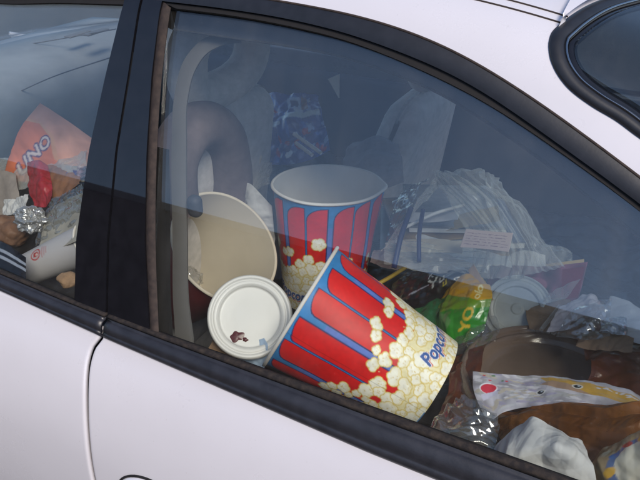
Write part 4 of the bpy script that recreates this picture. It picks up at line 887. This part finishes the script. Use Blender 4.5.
tag(patch('rust_wrapper', [[(44, 200, .38), (62, 196, .38), (80, 184, .38)], [(44, 176, .43), (62, 174, .43), (80, 176, .43)], [(40, 166, .46), (60, 164, .46), (78, 170, .46)]], basic('rust_wrap', (.32, .14, .06), .5, .4, 40), amp=.005, freq=16, seed=104, octaves=2), 'rust coloured wrapper right beside the red packet', 'wrapper')
tag(lump('foil_ball', P(31, 219, .31), (.036, .03, .028), M['foil'], .45, 45, 105, 5), 'ball of crumpled silvery foil above the white cup', 'foil ball')
tag(patch('beige_wrapper', [[(-30, 240, .36), (0, 226, .36), (18, 214, .36)], [(-30, 200, .40), (0, 195, .40), (18, 192, .40)], [(-30, 172, .44), (0, 170, .44), (16, 174, .44)]], basic('beige_wrap', (.34, .29, .25), .7, .3, 30), amp=.005, freq=12, seed=106, octaves=2), 'greyish beige paper wrapper left of the red packet', 'wrapper')
tag(patch('pale_tray', [[(38, 252, .25), (66, 246, .25), (96, 232, .25)], [(44, 222, .32), (66, 214, .32), (92, 204, .32)], [(54, 206, .37), (70, 198, .37), (90, 190, .37)]], basic('pale_card', (.40, .37, .31), .7, .2, 20), amp=.004, freq=12, seed=107, octaves=2), 'dull beige cardboard tray between the foil ball and the pillar', 'cardboard tray')
tag(lump('crumpled_wrapper', P(8, 232, .32), (.05, .04, .035), basic('brown_wrap', (.22, .11, .06), .6, .4, 35), .3, 16, 108, 5), 'brown crumpled wrapper left of the silvery foil ball', 'wrapper')
cupa = P(22, 272, .235); cupb = P(96, 240, .30); ax = cupb-cupa; L_ = np.linalg.norm(ax); ax /= L_
cup = empty('paper_cup'); Rc = frame_from(ax); cl = Rc.T@(CAM-cupa); an = math.atan2(cl[1], cl[0]); Rc = Rc@np.array([[cos(an), -sin(an), 0], [sin(an), cos(an), 0], [0, 0, 1]])
cup.matrix_world = mat4(Rc, cupa-ax*.01); tag(cup, 'white paper cup with a round red emblem lying under the front window', 'paper cup')
cc = Canvas(240, 190, (.70, .69, .70)); ex, ey = -24, 84
for dx in (-240, 0, 240):
    cc.ell(ex+dx, ey, 13, 13, (.66, .12, .14), 0, .78); cc.ell(ex+dx, ey+1, 6, 7, (.62, .15, .16)); cc.ell(ex+dx+1, ey+3, 3, 3, (.8, .7, .66)); cc.poly([(ex+dx-7, ey-6), (ex+dx+7, ey-6), (ex+dx+4, ey-1), (ex+dx-4, ey-1)], (.62, .15, .16))
    for k in range(3): cc.line([(ex+dx-12+k*2, ey+18+k*5), (ex+dx+12-k*3, ey+18+k*5)], 2.2, (.66, .22, .24))
t = np.linspace(0, 1, 80); grid('wall', lathe_pts(np.stack([.032+.011*t, t*.19], -1), 120), M['print'], cup, cc, wrap=True)
grid('rim', lathe_pts([(.0432+.0025*cos(b), .19+.0025*sin(b)) for b in np.linspace(0, 2*pi, 11)], 80), M['board'], cup, wrap=True)
q = np.linspace(0, 1, 6); grid('base', lathe_pts(np.stack([.0318*q+1e-4, np.full(6, .003)], -1), 64), M['board'], cup, wrap=True, flip=True)
tag(patch('striped_wrapper', [[(-14, 262, .14), (10, 272, .14), (26, 280, .14)], [(-12, 236, .18), (8, 245, .18), (26, 258, .18)]], M['gloss'], (lambda c: ([c.rect(0, y, 60, y+5, (.55, .58, .64)) for y in (14, 24)], c)[1])(Canvas(60, 40, (.04, .05, .09))), amp=.003, freq=20, seed=109), 'dark blue wrapper with pale stripes at the corner of the front window', 'wrapper')
tag(lump('bread_crust', P(68, 280, .20), (.022, .018, .014), basic('tan_crust', (.42, .26, .15), .8, .3, 40), .3, 30, 110, 4), 'tan crust of bread below the white paper cup', 'bread crust')
# --- more litter filling the gaps of the heap
def film(name, ctrl, mat, label, cat, seed, amp=.010, freq=20, **k): return tag(patch(name, ctrl, mat, amp=amp, freq=freq, seed=seed, **k), label, cat)
film('plastic_film', [[(446, 356, .28), (470, 352, .28), (496, 342, .30)], [(456, 336, .32), (478, 330, .32), (500, 330, .34)], [(468, 318, .35), (484, 314, .35), (496, 316, .37)]], M['clear'], 'clear plastic film below the green and yellow snack bag', 'plastic film', 201, .009, 24, n=90, mm=90, octaves=4)
film('brown_film', [[(432, 436, .12), (448, 428, .13), (472, 420, .14)], [(448, 390, .19), (460, 384, .20), (478, 380, .21)], [(452, 356, .26), (466, 350, .27), (486, 344, .28)]], M['brownfilm'], 'dark reddish brown film between the tipped bucket and the brown tray', 'plastic film', 202, .010, 18, smooth=True)
film('foil_scrap', [[(600, 332, .30), (616, 334, .30), (628, 330, .30)], [(604, 320, .33), (616, 316, .33), (626, 320, .33)]], M['foil'], 'small shiny foil scrap on the smooth white plastic sheet', 'foil scrap', 203, .008, 40)
film('paper_napkin', [[(576, 348, .28), (604, 350, .28), (632, 352, .28)], [(580, 334, .31), (606, 332, .31), (634, 338, .31)]], M['brownpaper'], 'brown napkin strip along the back edge of the tray', 'napkin', 204, .007, 22)
film('paper_receipt', [[(370, 262, .47), (384, 268, .46), (398, 270, .46)], [(374, 250, .50), (386, 250, .50), (400, 254, .50)]], basic('dull_receipt', (.34, .28, .25), .8, .2, 25), 'dull brownish paper right beside the upright bucket', 'paper', 205, .006, 24)
film('plastic_scrap', [[(424, 324, .37), (436, 330, .36), (446, 326, .36)], [(430, 308, .39), (440, 304, .385), (450, 308, .385)]], M['clear'], 'clear torn scrap lying on the dark green film', 'plastic scrap', 206, .007, 30)
film('snack_wrapper', [[(54, 184, .42), (68, 182, .42), (86, 178, .42)], [(52, 170, .45), (68, 166, .45), (88, 166, .45)]], (lambda c: (c.mottle(.5, 6, 9), c.rect(30, 8, 44, 26, (.25, .20, .40)), c.rect(8, 4, 26, 14, (.62, .36, .16)), M['gloss'])[-1])(WR := Canvas(60, 34, (.42, .34, .36))), 'small multicoloured wrapper above the rust coloured one', 'wrapper', 207, .006, 28, canvas=WR)
film('plastic_film', [[(34, 246, .27), (58, 236, .28), (84, 222, .29)], [(44, 218, .33), (62, 208, .33), (84, 198, .34)], [(52, 200, .38), (66, 192, .38), (84, 184, .39)]], M['clear'], 'clear wrinkled film lying over the dull beige cardboard tray', 'plastic film', 208, .009, 26)
film('paper_scrap', [[(2, 216, .35), (14, 214, .35), (26, 208, .35)], [(4, 200, .38), (16, 198, .38), (28, 194, .38)]], M['tissue'], 'crumpled white paper scrap above the brown crumpled wrapper', 'paper scrap', 209, .006, 30)
film('plastic_film', [[(232, 186, .56), (252, 190, .55), (270, 184, .55)], [(236, 166, .60), (254, 162, .60), (272, 162, .60)]], M['milky'], 'whitish film behind the napkin under the crushed cream carton', 'plastic film', 210, .010, 22)
film('grey_jacket', [[(340, 178, .72), (372, 186, .68), (404, 182, .68)], [(346, 156, .80), (374, 152, .78), (402, 158, .78)], [(352, 142, .84), (376, 136, .84), (398, 144, .84)]], basic('grey_cloth', (.30, .29, .30), .95, .2, 30, bmp=.2, bscale=300), 'folded grey cloth behind the upright bucket against the passenger seat', 'cloth', 211, .012, 12, smooth=True)
tag(tube('drinking_straw', [P(404, 228, .47), P(436, 213, .53), P(464, 205, .57)], .0032, M['lid'], n=12), 'thin white straw slanting inside the opening of the sheer carrier bag', 'straw')
film('cream_paper', [[(398, 252, .47), (430, 252, .47), (462, 254, .47)], [(402, 240, .50), (432, 239, .50), (464, 242, .50)]], basic('cream_sheet', (.62, .54, .40), .8, .12, 14), 'cream paper lying at the front edge of the magazines', 'paper', 213, .003, 14)
film('paper_flyer', [[(404, 222, .54), (430, 222, .54), (458, 220, .54)], [(410, 213, .57), (434, 212, .57), (460, 211, .57)]], basic('pale_flyer', (.66, .66, .66), .7, .12, 14), 'pale flyer edge seen through the carrier bag opening', 'flyer', 214, .002, 14)
